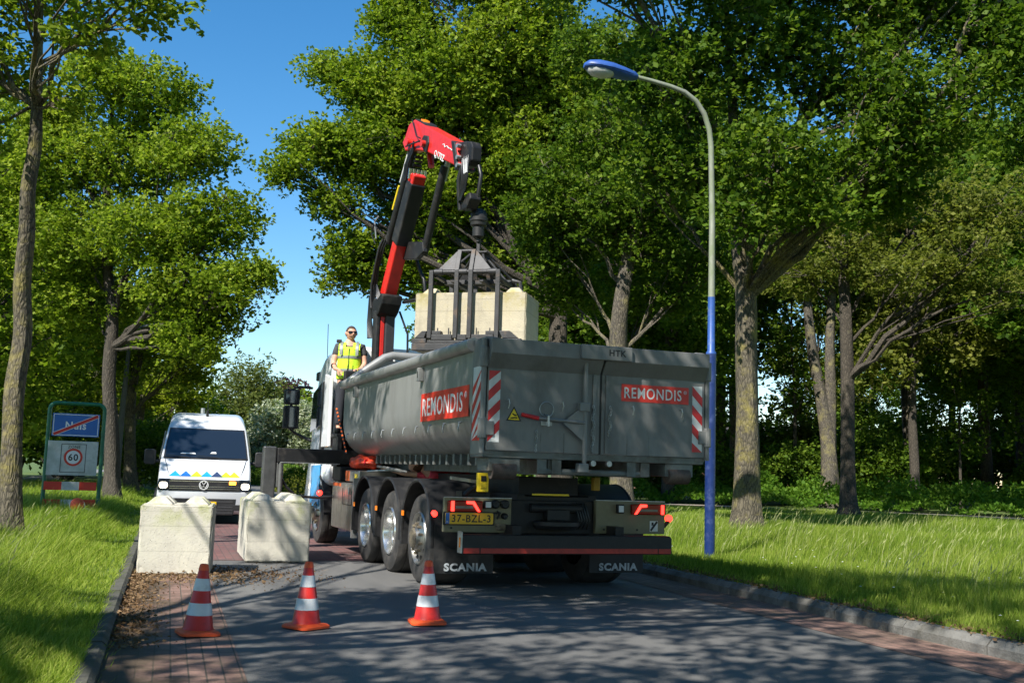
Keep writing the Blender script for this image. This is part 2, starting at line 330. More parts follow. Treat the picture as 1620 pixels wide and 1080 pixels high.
# asphalt
m_, t, b = nm('asphalt'); tc = N(t, 'ShaderNodeTexCoord')
n1 = N(t, 'ShaderNodeTexNoise', i_Scale=110., i_Detail=5.); n2 = N(t, 'ShaderNodeTexNoise', i_Scale=.9, i_Detail=8., i_Roughness=.6); n3 = N(t, 'ShaderNodeTexVoronoi', i_Scale=75.)
mp = N(t, 'ShaderNodeMapping'); mp.inputs['Scale'].default_value = (1, .18, 1); t.links.new(tc.outputs['Object'], mp.inputs[0]); t.links.new(mp.outputs[0], n2.inputs[0])
for x in (n1, n3): t.links.new(tc.outputs['Object'], x.inputs[0])
c = ramp(t, n2.outputs[0], [(.32, (.082, .082, .081)), (.68, (.17, .165, .154))]).outputs[0]
c = mixc(t, .75, c, ramp(t, n1.outputs[0], [(.3, (.45, .45, .45)), (.72, (1.5, 1.5, 1.5))]).outputs[0], 'MULTIPLY')
c = mixc(t, ramp(t, n3.outputs[0], [(.0, (.35,)*3), (.25, (0, 0, 0))]).outputs[0], c, (.26, .25, .24))
t.links.new(c, b.inputs['Base Color']); b.inputs['Roughness'].default_value = .78
bp = N(t, 'ShaderNodeBump', i_Strength=.5, i_Distance=.006); t.links.new(n1.outputs[0], bp.inputs['Height']); t.links.new(bp.outputs[0], b.inputs['Normal'])
M['asphalt'] = m_
def sheet(name, s0, s1, t0, t1, z, mt, wob=0):
    k = max(2, int((t1-t0)/1.0)) if wob else 2; vs = []
    for i in range(k+1):
        tt = t0+(t1-t0)*i/k
        vs += [(s0+(random.uniform(-wob, wob) if wob else 0), tt, z), (s1+(random.uniform(-wob, wob) if wob else 0), tt, z)]
    g = MB(); g.add(vs, [(2*i, 2*i+1, 2*i+3, 2*i+2) for i in range(k)])
    return frame(g.build(name, mt, kind='structure'))
sheet('road', 0, RW, -60, 8.1, 0, M['asphalt']); sheet('road', 0, RW, 17.5, 260, 0, M['asphalt'])
# bricks
def brickmat(name, a, b_, mo, edge=None, wear=(.12, .105, .09), wa=(.5, .72)):
    m_, t, b = nm(name); tc = N(t, 'ShaderNodeTexCoord'); mp = N(t, 'ShaderNodeMapping'); mp.inputs['Rotation'].default_value = (0, 0, R(90))
    t.links.new(tc.outputs['Object'], mp.inputs[0])
    br = N(t, 'ShaderNodeTexBrick', i_Scale=1., i_Mortar_Size=.006, i_Brick_Width=.21, i_Row_Height=.105, i_Mortar_Smooth=.3, i_Bias=.0)
    br.inputs['Color1'].default_value = (*a, 1); br.inputs['Color2'].default_value = (*b_, 1); br.inputs['Mortar'].default_value = (*mo, 1)
    t.links.new(mp.outputs[0], br.inputs[0])
    n1 = N(t, 'ShaderNodeTexNoise', i_Scale=1.6, i_Detail=9., i_Roughness=.7); n2 = N(t, 'ShaderNodeTexNoise', i_Scale=55., i_Detail=5.)
    for x in (n1, n2): t.links.new(tc.outputs['Object'], x.inputs[0])
    c = mixc(t, ramp(t, n1.outputs[0], [(wa[0], (0,)*3), (wa[1], (.85,)*3)]).outputs[0], br.outputs[0], wear)
    if edge:
        sp = N(t, 'ShaderNodeSeparateXYZ'); t.links.new(tc.outputs['Object'], sp.inputs[0]); ad = N(t, 'ShaderNodeMath', operation='MULTIPLY_ADD'); ad.inputs[1].default_value = -.75; t.links.new(sp.outputs[0], ad.inputs[0]); t.links.new(n1.outputs[0], ad.inputs[2])
        c = mixc(t, ramp(t, ad.outputs[0], [(.12, (0,)*3), (.34, (.95,)*3)]).outputs[0], c, edge)
    c = mixc(t, .5, c, ramp(t, n2.outputs[0], [(.3, (.55,)*3), (.7, (1.2,)*3)]).outputs[0], 'MULTIPLY')
    t.links.new(c, b.inputs['Base Color']); b.inputs['Roughness'].default_value = .85
    bp = N(t, 'ShaderNodeBump', i_Strength=.5, i_Distance=.008); t.links.new(br.outputs[1], bp.inputs['Height']); bp.invert = True; t.links.new(bp.outputs[0], b.inputs['Normal'])
    return m_
M['brick'] = brickmat('brick_pavers', (.20, .115, .09), (.27, .165, .13), (.08, .065, .05), edge=(.075, .052, .03), wear=(.10, .075, .05), wa=(.46, .66))
M['redpave'] = brickmat('red_pavers', (.16, .065, .06), (.21, .09, .082), (.08, .055, .05), wear=(.10, .075, .07), wa=(.4, .62))
sheet('brick_pavement', 0, .86, -30, 8.1, .005, M['brick'])
sheet('brick_pavement', RW-.62, RW, -30, 8.1, .005, M['brick']); sheet('brick_pavement', RW-.62, RW, 17.5, 90, .005, M['brick'])
sheet('brick_pavement', 0, .86, 17.5, 90, .005, M['brick'])
sheet('red_pavement', 0, RW, 8.1, 17.5, .004, M['redpave'])
# kerbs: stones with a joint every metre
def kerb(s0, s1, z, sl_, y0, y1, mt):
    g = MB(); y = y0
    while y < y1:
        L = 1.0 if y < 40 else 5.; a = y+.006; b_ = y+L-.006; dz = random.uniform(-.004, .004); ds = random.uniform(-.004, .004)
        p = [(s0, -.1), (s1, -.1), (s1, z+dz), (s0, z+dz)]
        if sl_ > 0: p = [(s0+ds, -.1), (s1, -.1), (s1, z+dz), (s0+ds+.05, z+dz), (s0+ds, z-.05)]
        if sl_ < 0: p = [(s0, -.1), (s1+ds, -.1), (s1+ds, z-.03+dz), (s1-.03, z+dz), (s0, z+dz)]
        g.prism(p, a, b_, 'y'); y += L
    return frame(g.build('kerb', mt, kind='structure'))
M['kerb'] = mat('kerb_concrete', (.17, .165, .15), .9, 0, .15, (.075, .07, .055), 3, (.42, .66), .5, 50)
M['kerb_dark'] = mat('mossy_kerb', (.085, .082, .07), .95, 0, .2, (.05, .055, .03), 4, (.42, .66), .5, 50)
kerb(RW, RW+.16, .125, 1, -30, 90, M['kerb']); kerb(-.13, 0, .07, -1, -30, 90, M['kerb_dark'])
M['cycle'] = mat('cycle_path_surface', (.20, .20, .19), .9, 0, .15, (.14, .14, .12), 2, (.5, .7), .3, 80)
M['sand'] = mat('sandy_path', (.27, .235, .185), .95, 0, .15, (.15, .13, .09), 2.5, (.45, .7), .5, 30)
def ribbon(name, pts, wd, z, mt, kind='structure'):
    g = MB(); L = []; n = len(pts)
    for i, p in enumerate(pts):
        a = Vector(pts[max(0, i-1)]); b_ = Vector(pts[min(n-1, i+1)]); d = (b_-a).normalized(); nn = Vector((-d.y, d.x)); w_ = wd*random.uniform(.93, 1.07)
        for k in (-.5, -.17, .17, .5):
            q = Vector(p)+nn*w_*k; L.append((q.x, q.y, gxy(q.x, q.y)+z))
    g.add(L, [(4*i+j, 4*i+j+1, 4*i+j+5, 4*i+j+4) for i in range(n-1) for j in range(3)])
    return g.build(name, mt, smooth=60, kind=kind)
ribbon('cycle_path', [rw(-6.2, t_) for t_ in np.arange(-20, 120, 2.)], 2.0, .035, M['cycle'])
def interp(pts, k=6):
    out = []
    for i in range(len(pts)-1):
        a, b_ = Vector(pts[i]), Vector(pts[i+1])
        p0 = Vector(pts[max(i-1, 0)]); p3 = Vector(pts[min(i+2, len(pts)-1)])
        for j in range(k):
            u = j/k; out.append(.5*((2*a)+(b_-p0)*u+(2*p0-5*a+4*b_-p3)*u*u+(3*a-p0-3*b_+p3)*u**3))
    out.append(Vector(pts[-1])); return out
FP = [(2, 38.5), (6, 37.5), (9, 36.5), (12.7, 35.2), (16, 33), (20, 29.5), (26, 24), (40, 14)]
ribbon('footpath', [tuple(p) for p in interp(FP, 5)], 1.5, .045, M['sand'])

# ------------------------------------------------------------------ leaves, branches, trees
def leaves(cent, nrm, size, asp=.55, six=True, fold=.25, rng=RNG):
    "leaf quads at cent with outward direction nrm; two folded halves per leaf when six"
    n = len(cent); d = nrm/np.linalg.norm(nrm, axis=1, keepdims=True)
    r = rng.normal(size=(n, 3)); r[:, 2] += .9; s_ = np.cross(d, r); s_ /= np.linalg.norm(s_, axis=1, keepdims=True)+1e-9; u = np.cross(s_, d)
    L = (size*rng.uniform(.5, 1.35, n))[:, None]; W = L*asp
    if six:
        v = np.stack([cent, cent+d*L*.35+s_*W*.42+u*L*fold*.3, cent+d*L*.75+s_*W*.5+u*L*fold*.3, cent+d*L-u*L*.1, cent+d*L*.75-s_*W*.5+u*L*fold*.3, cent+d*L*.35-s_*W*.42+u*L*fold*.3], 1)
        b = np.arange(n)[:, None]*6; q = np.concatenate([b+np.array([[0, 1, 2, 3]]), b+np.array([[0, 3, 4, 5]])], 1).reshape(-1, 4)
    else:
        v = np.stack([cent, cent+d*L*.5+s_*W*.5, cent+d*L, cent+d*L*.5-s_*W*.5], 1); b = np.arange(n)[:, None]*4; q = b+np.array([[0, 1, 2, 3]])
    return v.reshape(-1, 3), q
def cat_(parts):
    o = 0; V = []; Q = []
    for v, q in parts: V.append(v); Q.append(q+o); o += len(v)
    return np.concatenate(V), np.concatenate(Q)
def crownmesh(clusters, per, rc, size, flat=.55, six=True, asp=.55, rng=RNG):
    "star-shaped sprays of leaves gathered in loose flattened clusters"
    n = len(clusters); star = 5; k = max(1, per//star)
    off = rng.normal(size=(n, k, 3)); off /= np.linalg.norm(off, axis=2, keepdims=True)+1e-9; off *= (rng.uniform(0, 1, (n, k, 1))**.45)*rc*rng.uniform(.6, 1.3, (n, 1, 1)); off[..., 2] *= flat
    c = (clusters[:, None, :]+off).reshape(-1, 3); out = off.reshape(-1, 3)
    d = rng.normal(size=(len(c), star, 3))+ (out/(rc+1e-6))[:, None, :]*.8; d[..., 2] = d[..., 2]*.6+.1
    cc = np.repeat(c, star, 0)+rng.normal(size=(len(c)*star, 3))*size*.25
    return leaves(cc, d.reshape(-1, 3), size, asp, six, rng=rng)
def sample_lobe(l, n, rng=RNG, shell=.55):
    x, y, z, a, b, c = l; p = rng.normal(size=(n, 3)); p /= np.linalg.norm(p, axis=1, keepdims=True)
    r = shell+(1-shell)*rng.uniform(0, 1, (n, 1))**.6; r = np.where(rng.uniform(size=(n, 1)) < .25, r*.6, r)
    return p*r*np.array([a, b, c])+np.array([x, y, z])
def limb(g, a, b, r0, r1, bend=.12, k=6, n=7, rng=random):
    a = Vector(a); b = Vector(b); L = (b-a).length; m1 = a.lerp(b, .45)+Vector((rng.uniform(-1, 1), rng.uniform(-1, 1), rng.uniform(-.6, .9)))*L*bend
    pts = []; rr = []
    for i in range(k+1):
        u = i/k; p = (1-u)**2*a+2*u*(1-u)*m1+u*u*b
        if 0 < i < k: p += Vector((rng.uniform(-1, 1), rng.uniform(-1, 1), rng.uniform(-1, 1)))*L*.026
        pts.append(p); rr.append(r0+(r1-r0)*u**.8)
    g.tube(pts, rr, n); return pts
def trunkmesh(g, path, rad, flare=1.6, n=14):
    "path of points, smoothed, with a root flare and a lumpy outline"
    pts = interp(path, 4); k = len(pts); rr = []
    for i in range(k):
        u = i/(k-1)*(len(rad)-1); j = min(int(u), len(rad)-2); rr.append(rad[j]+(rad[j+1]-rad[j])*(u-j))
    rings = []; ph = random.uniform(0, 6)
    h0 = pts[0].z
    for i, p in enumerate(pts):
        h = p.z-h0; fl = 1+(flare-1)*math.exp(-h/.28); ring = []
        for j in range(n):
            a = 2*math.pi*j/n; lob = 1+.07*math.sin(3*a+ph+h)+.05*math.sin(5*a+ph*2-h*1.3)+(.22*(fl-1)*math.sin(4*a+ph))
            ring.append(p+Vector((math.cos(a), math.sin(a), 0))*rr[i]*fl*lob)
        rings.append(ring)
    g.loft(rings); return pts, rr
def tree(name, label, cat, base, path, rad, lobes, lm, bk, size=.11, dens=1., per=40, rc=.5, flare=1.5, group=None, six=True, seed=1, limbr=.45, sec=5, flat=.55, twigs=True, asp=.55, forkz=.36):
    "trunk, limbs to every lobe of the crown, secondary branches, then leaf clusters round them"
    random.seed(seed); rng = np.random.default_rng(seed)
    root = thing(name, label, cat, base, 0, group); B = Vector(base)
    g = MB(); pts, rr = trunkmesh(g, [Vector(p)-B for p in path], rad, flare)
    cl = []
    for l in lobes:
        c = Vector(l[:3])-B; ll = (c.x, c.y, c.z, *l[3:])
        hd = lambda p: math.hypot(p.x-c.x, p.y-c.y)
        cand = [(abs((c.z-p.z)-1.05*hd(p)-.4), i) for i, p in enumerate(pts) if p.z > forkz*pts[-1].z]
        i = min(cand)[1]; r0 = min(rr[i]*.62, limbr*(.05+.035*(pts[i]-c).length))
        lp = limb(g, pts[i], c, r0, r0*.32, .16, 8)
        secs = list(lp[3:])
        for q in sample_lobe(ll, sec, rng, .7):
            st = lp[random.randint(2, len(lp)-1)]; sp = limb(g, st, Vector(q), r0*.36, .012, .12, 4, 5); secs += sp[1:]
        vol = (l[3]*l[4]*l[5])**(2/3.); nc = max(4, int(vol/(rc*rc)*13*dens)); cc = sample_lobe(ll, nc, rng)
        if twigs:
            sa = np.array([s_[:] for s_ in secs])
            for q in cc[::2]:
                j = np.argmin(((sa-q)**2).sum(1)); limb(g, Vector(sa[j]), Vector(q), .012, .005, .1, 2, 3)
        cl.append(cc)
    g.build('trunk', bk, root, smooth=50)
    v, q = crownmesh(np.concatenate(cl), per, rc, size, flat, six, asp, rng)
    fastmesh('crown', v, q, lm, root)
    return root
def LB(px, py, Y, rx, rz, ry=None):
    "crown lobe from its outline in the photograph: centre, distance, half sizes in px"
    c = P(px, py, Y); k = Y/FPX*1.02; return (c.x, c.y, c.z, rx*k, ry or rx*k, rz*k)
# ------------------------------------------------------------------ trees of the left row
def TP(*a): return [P(x, y, Y) for x, y, Y in a]
def onground(v): return Vector((v.x, v.y, gxy(v.x, v.y)-.03))
b0 = onground(P(14, 862, 14.7))
tree('oak_tree', 'crooked lichen-spotted oak at the left edge of the photo, nearest on the left verge', 'tree', b0,
     [b0]+TP((17, 780, 14.7), (20, 690, 14.7), (24, 610, 14.75), (36, 530, 14.8), (35, 450, 14.7), (42, 370, 14.6), (44, 300, 14.5), (55, 230, 14.5), (58, 170, 14.4), (62, 60, 14.3), (66, -60, 14.2)),
     [.165, .14, .13, .135, .125, .115, .11, .10, .095, .075, .05, .03],
     [LB(70, -30, 14.3, 120, 90), LB(215, 10, 11.7, 90, 36), LB(120, 60, 12.4, 62, 35), LB(-60, 60, 14.2, 110, 80), LB(80, -110, 12.0, 110, 50), LB(20, -170, 14.5, 170, 90), LB(-120, -80, 14, 120, 100), LB(-40, 220, 14.4, 50, 50), LB(110, 150, 13.6, 40, 30), LB(20, 130, 15, 50, 40)],
     M['leaf'], M['bark'], size=.10, dens=.8, per=38, rc=.34, group=None, seed=3, forkz=.74, limbr=.4, sec=6)
b0 = onground(P(177, 800, 31))
tree('oak_tree', 'tall full-crowned oak behind the place-name sign on the left verge', 'tree', b0,
     [b0]+TP((177, 700, 31), (172, 600, 31), (178, 500, 31), (168, 400, 31), (170, 280, 31), (180, 150, 31)), [.26, .2, .19, .17, .14, .10, .05],
     [LB(165, 120, 30, 65, 45), LB(240, 150, 30, 75, 50), LB(300, 235, 29, 70, 50), LB(200, 250, 31, 100, 70), LB(340, 345, 29, 70, 50), LB(240, 370, 30, 95, 60), LB(378, 440, 28.5, 58, 42),
      LB(290, 455, 30, 85, 50), LB(110, 380, 31, 90, 70), LB(90, 240, 31, 70, 80), LB(300, 535, 30, 55, 30), LB(150, 480, 32, 80, 50), LB(60, 180, 31, 45, 40), LB(345, 500, 30, 50, 28), LB(40, 330, 32, 70, 90)],
     M['leaf'], M['bark_dark'], size=.12, dens=2.2, per=78, rc=.62, flat=.7, seed=5, six=False, asp=.7)
b0 = onground(P(206, 782, 40))
t3 = tree('oak_tree', 'slender oak just right of the left lamp post', 'tree', b0,
     [b0]+TP((206, 700, 40), (208, 620, 40), (222, 560, 40), (235, 500, 40)), [.25, .2, .18, .14, .07],
     [LB(235, 540, 40, 55, 40), LB(290, 590, 39, 45, 35), LB(200, 570, 40, 55, 45), LB(260, 500, 41, 60, 50), LB(305, 560, 39, 40, 30), LB(170, 520, 41, 60, 60)],
     M['leaf_light'], M['bark_grey'], size=.16, dens=1.3, per=40, rc=.6, seed=8, six=False, asp=.7)
b0 = onground(P(216, 775, 50))
tree('oak_tree', 'bright young oak leaning over the van roof, farther down the left row', 'tree', b0,
     [b0]+TP((218, 700, 50), (224, 640, 50), (232, 600, 50)), [.26, .2, .16, .08],
     [LB(250, 610, 50, 50, 35), LB(300, 610, 49, 38, 30), LB(215, 620, 51, 50, 38), LB(285, 640, 49, 38, 22), LB(160, 600, 52, 50, 60)],
     M['leaf_light'], M['bark_grey'], size=.19, dens=1.0, per=40, rc=.65, seed=9, six=False, asp=.7)
# generic full trees, shared meshes, one object each
def generic(name, label, seed, H, Rr, z0, lm, bk, size, dens, tr=.22, nl=11, group=None, per=40, rc=.75, flat=.6, lean=0.):
    r_ = random.Random(seed); lobes = []
    for i in range(nl):
        a = i*2.4+r_.uniform(-.4, .4); zz = z0+(H-z0)*((i+.5)/nl); q = Rr*.62*math.sin(math.pi*min(1, max(.12, (zz-z0)/(H-z0)*.8+.15)))
        lobes.append((math.cos(a)*q+lean*zz*.1, math.sin(a)*q, zz, Rr*r_.uniform(.36, .52), Rr*r_.uniform(.36, .52), (H-z0)*r_.uniform(.12, .18)))
    path = [Vector((0, 0, 0))]+[Vector((lean*zz*.1+r_.uniform(-.12, .12)*zz*.15, r_.uniform(-.1, .1)*zz*.15, zz)) for zz in (H*.12, H*.28, H*.45, H*.65, H*.9)]
    return tree(name, label, 'tree', (0, 0, 0), path, [tr*1.15, tr, tr*.9, tr*.75, tr*.5, .04], lobes, lm, bk, size=size, dens=dens, per=per, rc=rc, group=group, six=False, seed=seed, asp=.7, twigs=False, flat=flat)
def put(o, x, y, rz=0., s=1., label=None, first=False):
    z = gxy(x, y)-.04
    if first: o.location = (x, y, z); o.rotation_euler = (0, 0, rz); o.scale = (s, s, s); return o
    return dup(o, (x, y, z), rz, label, (s, s, s))
GL = 'trees beyond the cycle path on the left'
gl = generic('roadside_tree', 'one of the leafy green trees massed beyond the cycle path left of the sign', 21, 11, 4.0, 2.0, M['leaf'], M['bark_dark'], .19, 1.0, group=GL)
xs = [(-22, 44), (-17.5, 33.5), (-27, 36), (-31, 50), (-23, 56), (-35, 60), (-28, 70), (-40, 45), (-34, 80), (-19.5, 40), (-25, 48), (-21, 64), (-30, 64), (-45, 60), (-38, 34)]
for i, (x, y) in enumerate(xs): put(gl, x, y, i*1.3, random.uniform(.85, 1.12), first=i == 0)
GR = 'oaks continuing the left row towards the bend'
gr = generic('oak_tree', 'one of the sunlit oaks in the left row receding behind the van', 33, 10.5, 3.4, 2.6, M['leaf_light'], M['bark_grey'], .2, 1.0, group=GR)
for i, t_ in enumerate((54, 66, 78, 92, 108)):
    x, y = rw(-2.6, t_); put(gr, x, y, i*2.1, (.9, .85, .8, .85, .8)[i], first=i == 0)
# ------------------------------------------------------------------ trees of the right row
b0 = onground(P(1180, 850, 20.4))
tree('oak_tree', 'thick mossy oak with a flared base beside the blue lamp post', 'tree', b0,
     [b0]+TP((1182, 760, 20.4), (1183, 660, 20.4), (1181, 560, 20.4), (1180, 470, 20.4), (1172, 400, 20.4), (1165, 300, 20.5), (1160, 180, 20.5), (1150, 40, 20.5)),
     [.255, .23, .215, .20, .20, .185, .14, .10, .05],
     [LB(1050, 130, 19.5, 100, 80), LB(1180, 80, 20, 110, 90), LB(1330, 100, 20, 110, 90), LB(1460, 170, 19, 100, 80), LB(1120, -90, 20, 130, 90), LB(1300, -120, 20, 140, 90), LB(960, -70, 19, 110, 80),
      LB(1440, -30, 19.5, 110, 90), LB(1290, 290, 20.5, 90, 55), LB(1570, 80, 19, 90, 90), LB(1100, 260, 20, 80, 60), LB(1020, 260, 20, 50, 45), LB(1400, 310, 21, 80, 40), LB(1100, -230, 19, 200, 90), LB(1350, -260, 20, 220, 90), LB(900, -200, 18, 140, 80), LB(1550, -120, 19, 130, 100), LB(1225, 240, 18.6, 80, 60), LB(1290, 330, 19, 70, 40), LB(1170, 340, 18.8, 55, 35), LB(1400, 240, 19, 80, 50), (9, 21, 11.8, 2.2, 2.2, 1.2), (12, 22, 11.5, 2.2, 2.2, 1.2), (6, 22, 12.4, 2.4, 2.2, 1.3), (3.2, 18, 12.6, 2.0, 2.0, 1.2), (11, 19, 12, 2, 2, 1.2)],  # final lobes, mostly above the view, added to shade the far grass
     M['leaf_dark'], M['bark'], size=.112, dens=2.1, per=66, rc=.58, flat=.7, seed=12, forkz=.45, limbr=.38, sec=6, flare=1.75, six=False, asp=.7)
b0 = onground(P(890, 790, 31))
tree('oak_tree', 'broad oak spreading its crown above the red crane towards the road', 'tree', b0,
     [b0]+TP((888, 700, 31), (886, 600, 31), (884, 520, 31), (890, 430, 31), (870, 300, 30.5), (830, 150, 30), (800, 0, 30)), [.34, .29, .27, .26, .22, .18, .12, .05],
     [LB(640, 40, 30, 60, 55), LB(575, 130, 30, 60, 45), LB(505, 235, 29.5, 55, 35), LB(460, 272, 29, 36, 20), LB(590, 240, 30, 80, 60), LB(530, 320, 29.5, 42, 26), LB(700, 130, 30, 100, 90), LB(820, 60, 30, 100, 90), LB(555, 395, 30, 44, 34),
      LB(600, 435, 30.5, 50, 24), LB(690, 320, 31, 95, 70), LB(800, 240, 31, 100, 90), LB(640, -60, 30, 80, 60), LB(760, -80, 30, 130, 80), LB(900, 150, 31, 100, 90), LB(770, 420, 32, 80, 45), LB(510, 105, 30, 30, 18), LB(530, 440, 30.5, 24, 18), LB(655, 400, 31, 60, 45), LB(640, 180, 30.5, 75, 60)],
     M['leaf'], M['bark_dark'], size=.118, dens=2.9, per=80, rc=.58, flat=.7, seed=15, limbr=.42, six=False, asp=.7)
b0 = onground(P(985, 790, 27))
tree('oak_tree', 'many-stemmed oak directly behind the container with pale patches on its limbs', 'tree', b0,
     [b0]+TP((983, 700, 27), (980, 600, 27), (978, 520, 27), (990, 430, 27), (1010, 320, 27), (1020, 150, 27)), [.30, .25, .24, .22, .18, .13, .06],
     [LB(940, 330, 27, 80, 70), LB(1030, 380, 27, 70, 55), LB(880, 400, 28, 60, 55), LB(960, 210, 27, 80, 70), LB(1060, 300, 26, 70, 60), LB(900, 470, 29, 60, 35), LB(1040, 470, 28, 60, 35), LB(960, 90, 27, 90, 60), LB(860, 300, 27, 60, 70), LB(1110, 400, 28, 60, 50)],
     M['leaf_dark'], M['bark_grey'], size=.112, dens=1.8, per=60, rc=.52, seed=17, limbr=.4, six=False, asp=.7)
b0 = onground(P(1343, 813, 32))
tree('oak_tree', 'straight dark-trunked tree on the grass in front of the footpath', 'tree', b0,
     [b0]+TP((1342, 720, 32), (1340, 600, 32), (1338, 500, 32), (1335, 400, 32), (1350, 300, 32)), [.25, .21, .20, .18, .14, .06],
     [LB(1330, 400, 32, 75, 50), LB(1440, 430, 31, 80, 40), LB(1260, 430, 33, 60, 40), LB(1380, 330, 32, 90, 50), LB(1520, 400, 30, 70, 45), LB(1470, 330, 31, 80, 50), LB(1280, 340, 33, 70, 50), LB(1590, 330, 30, 80, 70), LB(1580, 460, 30, 60, 35)],
     M['leaf_yel'], M['bark_dark'], size=.125, dens=1.0, per=40, rc=.5, seed=19, limbr=.4, six=False, asp=.7)
b0 = onground(P(1313, 782, 41)); 
tw = thing('leaning_tree', 'pale-footed tree with two dark stems leaning left among the brambles', 'tree', b0)
g = MB(); random.seed(4)
trunkmesh(g, [Vector((0, 0, 0))]+[p-b0 for p in TP((1310, 700, 41), (1298, 620, 41), (1286, 560, 41), (1278, 490, 41), (1272, 400, 41))], [.42, .27, .22, .2, .17, .12], 1.3)
trunkmesh(g, [p-b0 for p in TP((1314, 720, 41), (1314, 640, 41), (1313, 560, 41), (1316, 480, 41), (1320, 400, 41))], [.22, .2, .19, .16, .1], 1.)
g.build('trunk', M['bark_grey'], tw, smooth=50)
cc = np.concatenate([sample_lobe(tuple(Vector(l[:3])-b0)+l[3:], 90) for l in (LB(1290, 430, 41, 60, 45), LB(1240, 400, 42, 60, 45), LB(1330, 370, 42, 60, 50))])
v, q = crownmesh(cc, 40, .7, .19, .6, False, .7); fastmesh('crown', v, q, M['leaf_dark'], tw)
# woods
GW = 'trees of the wood beyond the footpath'
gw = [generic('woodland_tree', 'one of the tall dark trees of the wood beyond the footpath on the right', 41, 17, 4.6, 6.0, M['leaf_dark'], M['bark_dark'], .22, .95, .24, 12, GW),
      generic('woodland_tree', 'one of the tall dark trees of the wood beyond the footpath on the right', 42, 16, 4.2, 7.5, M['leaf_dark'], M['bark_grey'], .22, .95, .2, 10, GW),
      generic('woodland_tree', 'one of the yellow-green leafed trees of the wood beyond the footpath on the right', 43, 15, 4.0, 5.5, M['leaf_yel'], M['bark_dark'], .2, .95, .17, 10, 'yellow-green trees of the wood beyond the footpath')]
ws = [(6, 40, 0), (9.5, 45, 1), (15.6, 41, 2), (19.5, 38, 0), (17, 45, 1), (21, 47, 0), (24.8, 41, 2), (20.2, 54, 1), (25, 52, 0), (29, 46, 1), (28, 60, 0), (24, 64, 1), (33, 55, 0), (36, 48, 2), (3, 46, 1), (1, 54, 0), (23, 35, 1), (27.5, 37, 0), (31, 40, 1),
      (7.6, 58, 2), (34, 66, 1), (-1.5, 66, 0), (40, 58, 1), (4, 70, 1), (4.6, 44, 0), (1.5, 47, 0), (7.5, 49, 1), (-1, 50, 0), (10.5, 53, 0), (0, 58, 1), (5.5, 62, 0), (30, 72, 0), (37, 70, 1), (44, 66, 0), (50, 60, 1), (22, 76, 2), (42, 52, 1), (46, 78, 0), (38, 84, 1), (30, 88, 0)]
seen_ = set()
for i, (x, y, k) in enumerate(ws): put(gw[k], x, y, i*1.7, .9+.25*((i*37) % 10)/10, first=k not in seen_); seen_.add(k)
# thin stems
GT = 'thin saplings standing between the big trunks of the wood'
sap = generic('sapling', 'one of the thin-stemmed saplings between the big trunks of the wood', 51, 9, 1.6, 3.2, M['leaf_dark'], M['bark_dark'], .17, 1.0, .07, 7, GT)
for i, (x, y) in enumerate([(18, 42.5), (20.6, 42), (22.4, 44), (23, 39.5), (26, 42.6), (14.2, 44), (24.3, 47), (11.4, 42.5), (28.4, 41.8), (8, 43)]): put(sap, x, y, i*2.2, .8+.1*(i % 4), first=i == 0)
# off the picture: the row of oaks goes on behind the camera and shades the road
G0 = tree('oak_tree', 'oak of the left row beside the camera, its crown over the near road', 'tree', (-5.2, 4.2, .1),
     [Vector(p) for p in ((-5.2, 4.2, .1), (-5.2, 4.2, 2), (-5.0, 4.2, 4), (-4.6, 4.1, 6), (-4.2, 4, 8.5))], [.2, .18, .16, .12, .05],
     [(-3.6, 4.8, 8.0, 1.9, 1.9, 1.3), (-1.4, 5.6, 7.9, 1.8, 1.7, 1.2), (-2.6, 3.2, 8.6, 2.0, 1.8, 1.3), (-4.6, 3.2, 8.3, 1.6, 1.6, 1.3), (.2, 4.4, 8.0, 1.6, 1.6, 1.1), (-4.6, 5.0, 9.6, 1.3, 1.3, 1.0), (-2.0, 4.2, 9.5, 1.3, 1.3, .8), (1.2, 5.4, 7.9, 1.3, 1.3, .8), (-3.2, 6.3, 7.7, 1.0, 1.0, .6), (-6.5, 1.7, 7.9, 1.2, 1.2, .8), (-6.1, 3.2, 8.4, 1.1, 1.1, .7), (-5.4, 4.4, 7.6, 1.0, 1.0, .7), (-7.0, 8.5, 8.0, .9, .9, .6), (-5.8, 9.5, 8.3, 1.0, 1.0, .6)],
     M['leaf'], M['bark'], size=.10, dens=.55, per=24, rc=.30, seed=61, six=False, asp=.7)
G1 = tree('oak_tree', 'oak of the left row behind the camera', 'tree', (-2.6, -2.4, .1),
     [Vector(p) for p in ((-2.6, -2.4, .1), (-2.6, -2.4, 2), (-2.4, -2.3, 4), (-2.2, -2.2, 6), (-2, -2, 8.5))], [.22, .2, .18, .12, .05],
     [(-2.6, -.4, 7.4, 1.7, 1.7, 1.2), (-.6, .6, 7.6, 1.8, 1.7, 1.2), (1.2, .2, 7.6, 1.8, 1.7, 1.2), (-1.2, -2.4, 8.4, 2.0, 2.0, 1.4), (2.6, 1.8, 7.8, 1.5, 1.5, 1.0), (-3.8, .6, 7.6, 1.3, 1.3, .9), (.6, 2.2, 8.2, 1.2, 1.2, .8), (-1.6, 1.6, 7.6, 1.1, 1.1, .8), (-5.2, .8, 7.8, 1.2, 1.2, .7), (-4.6, -.4, 7.6, 1.2, 1.2, .7), (-7.5, .5, 8, 1.0, 1.0, .6), (-8.6, 2.4, 8, 1.0, 1.0, .6)],
     M['leaf'], M['bark'], size=.10, dens=.5, per=24, rc=.30, seed=62, six=False, asp=.7)
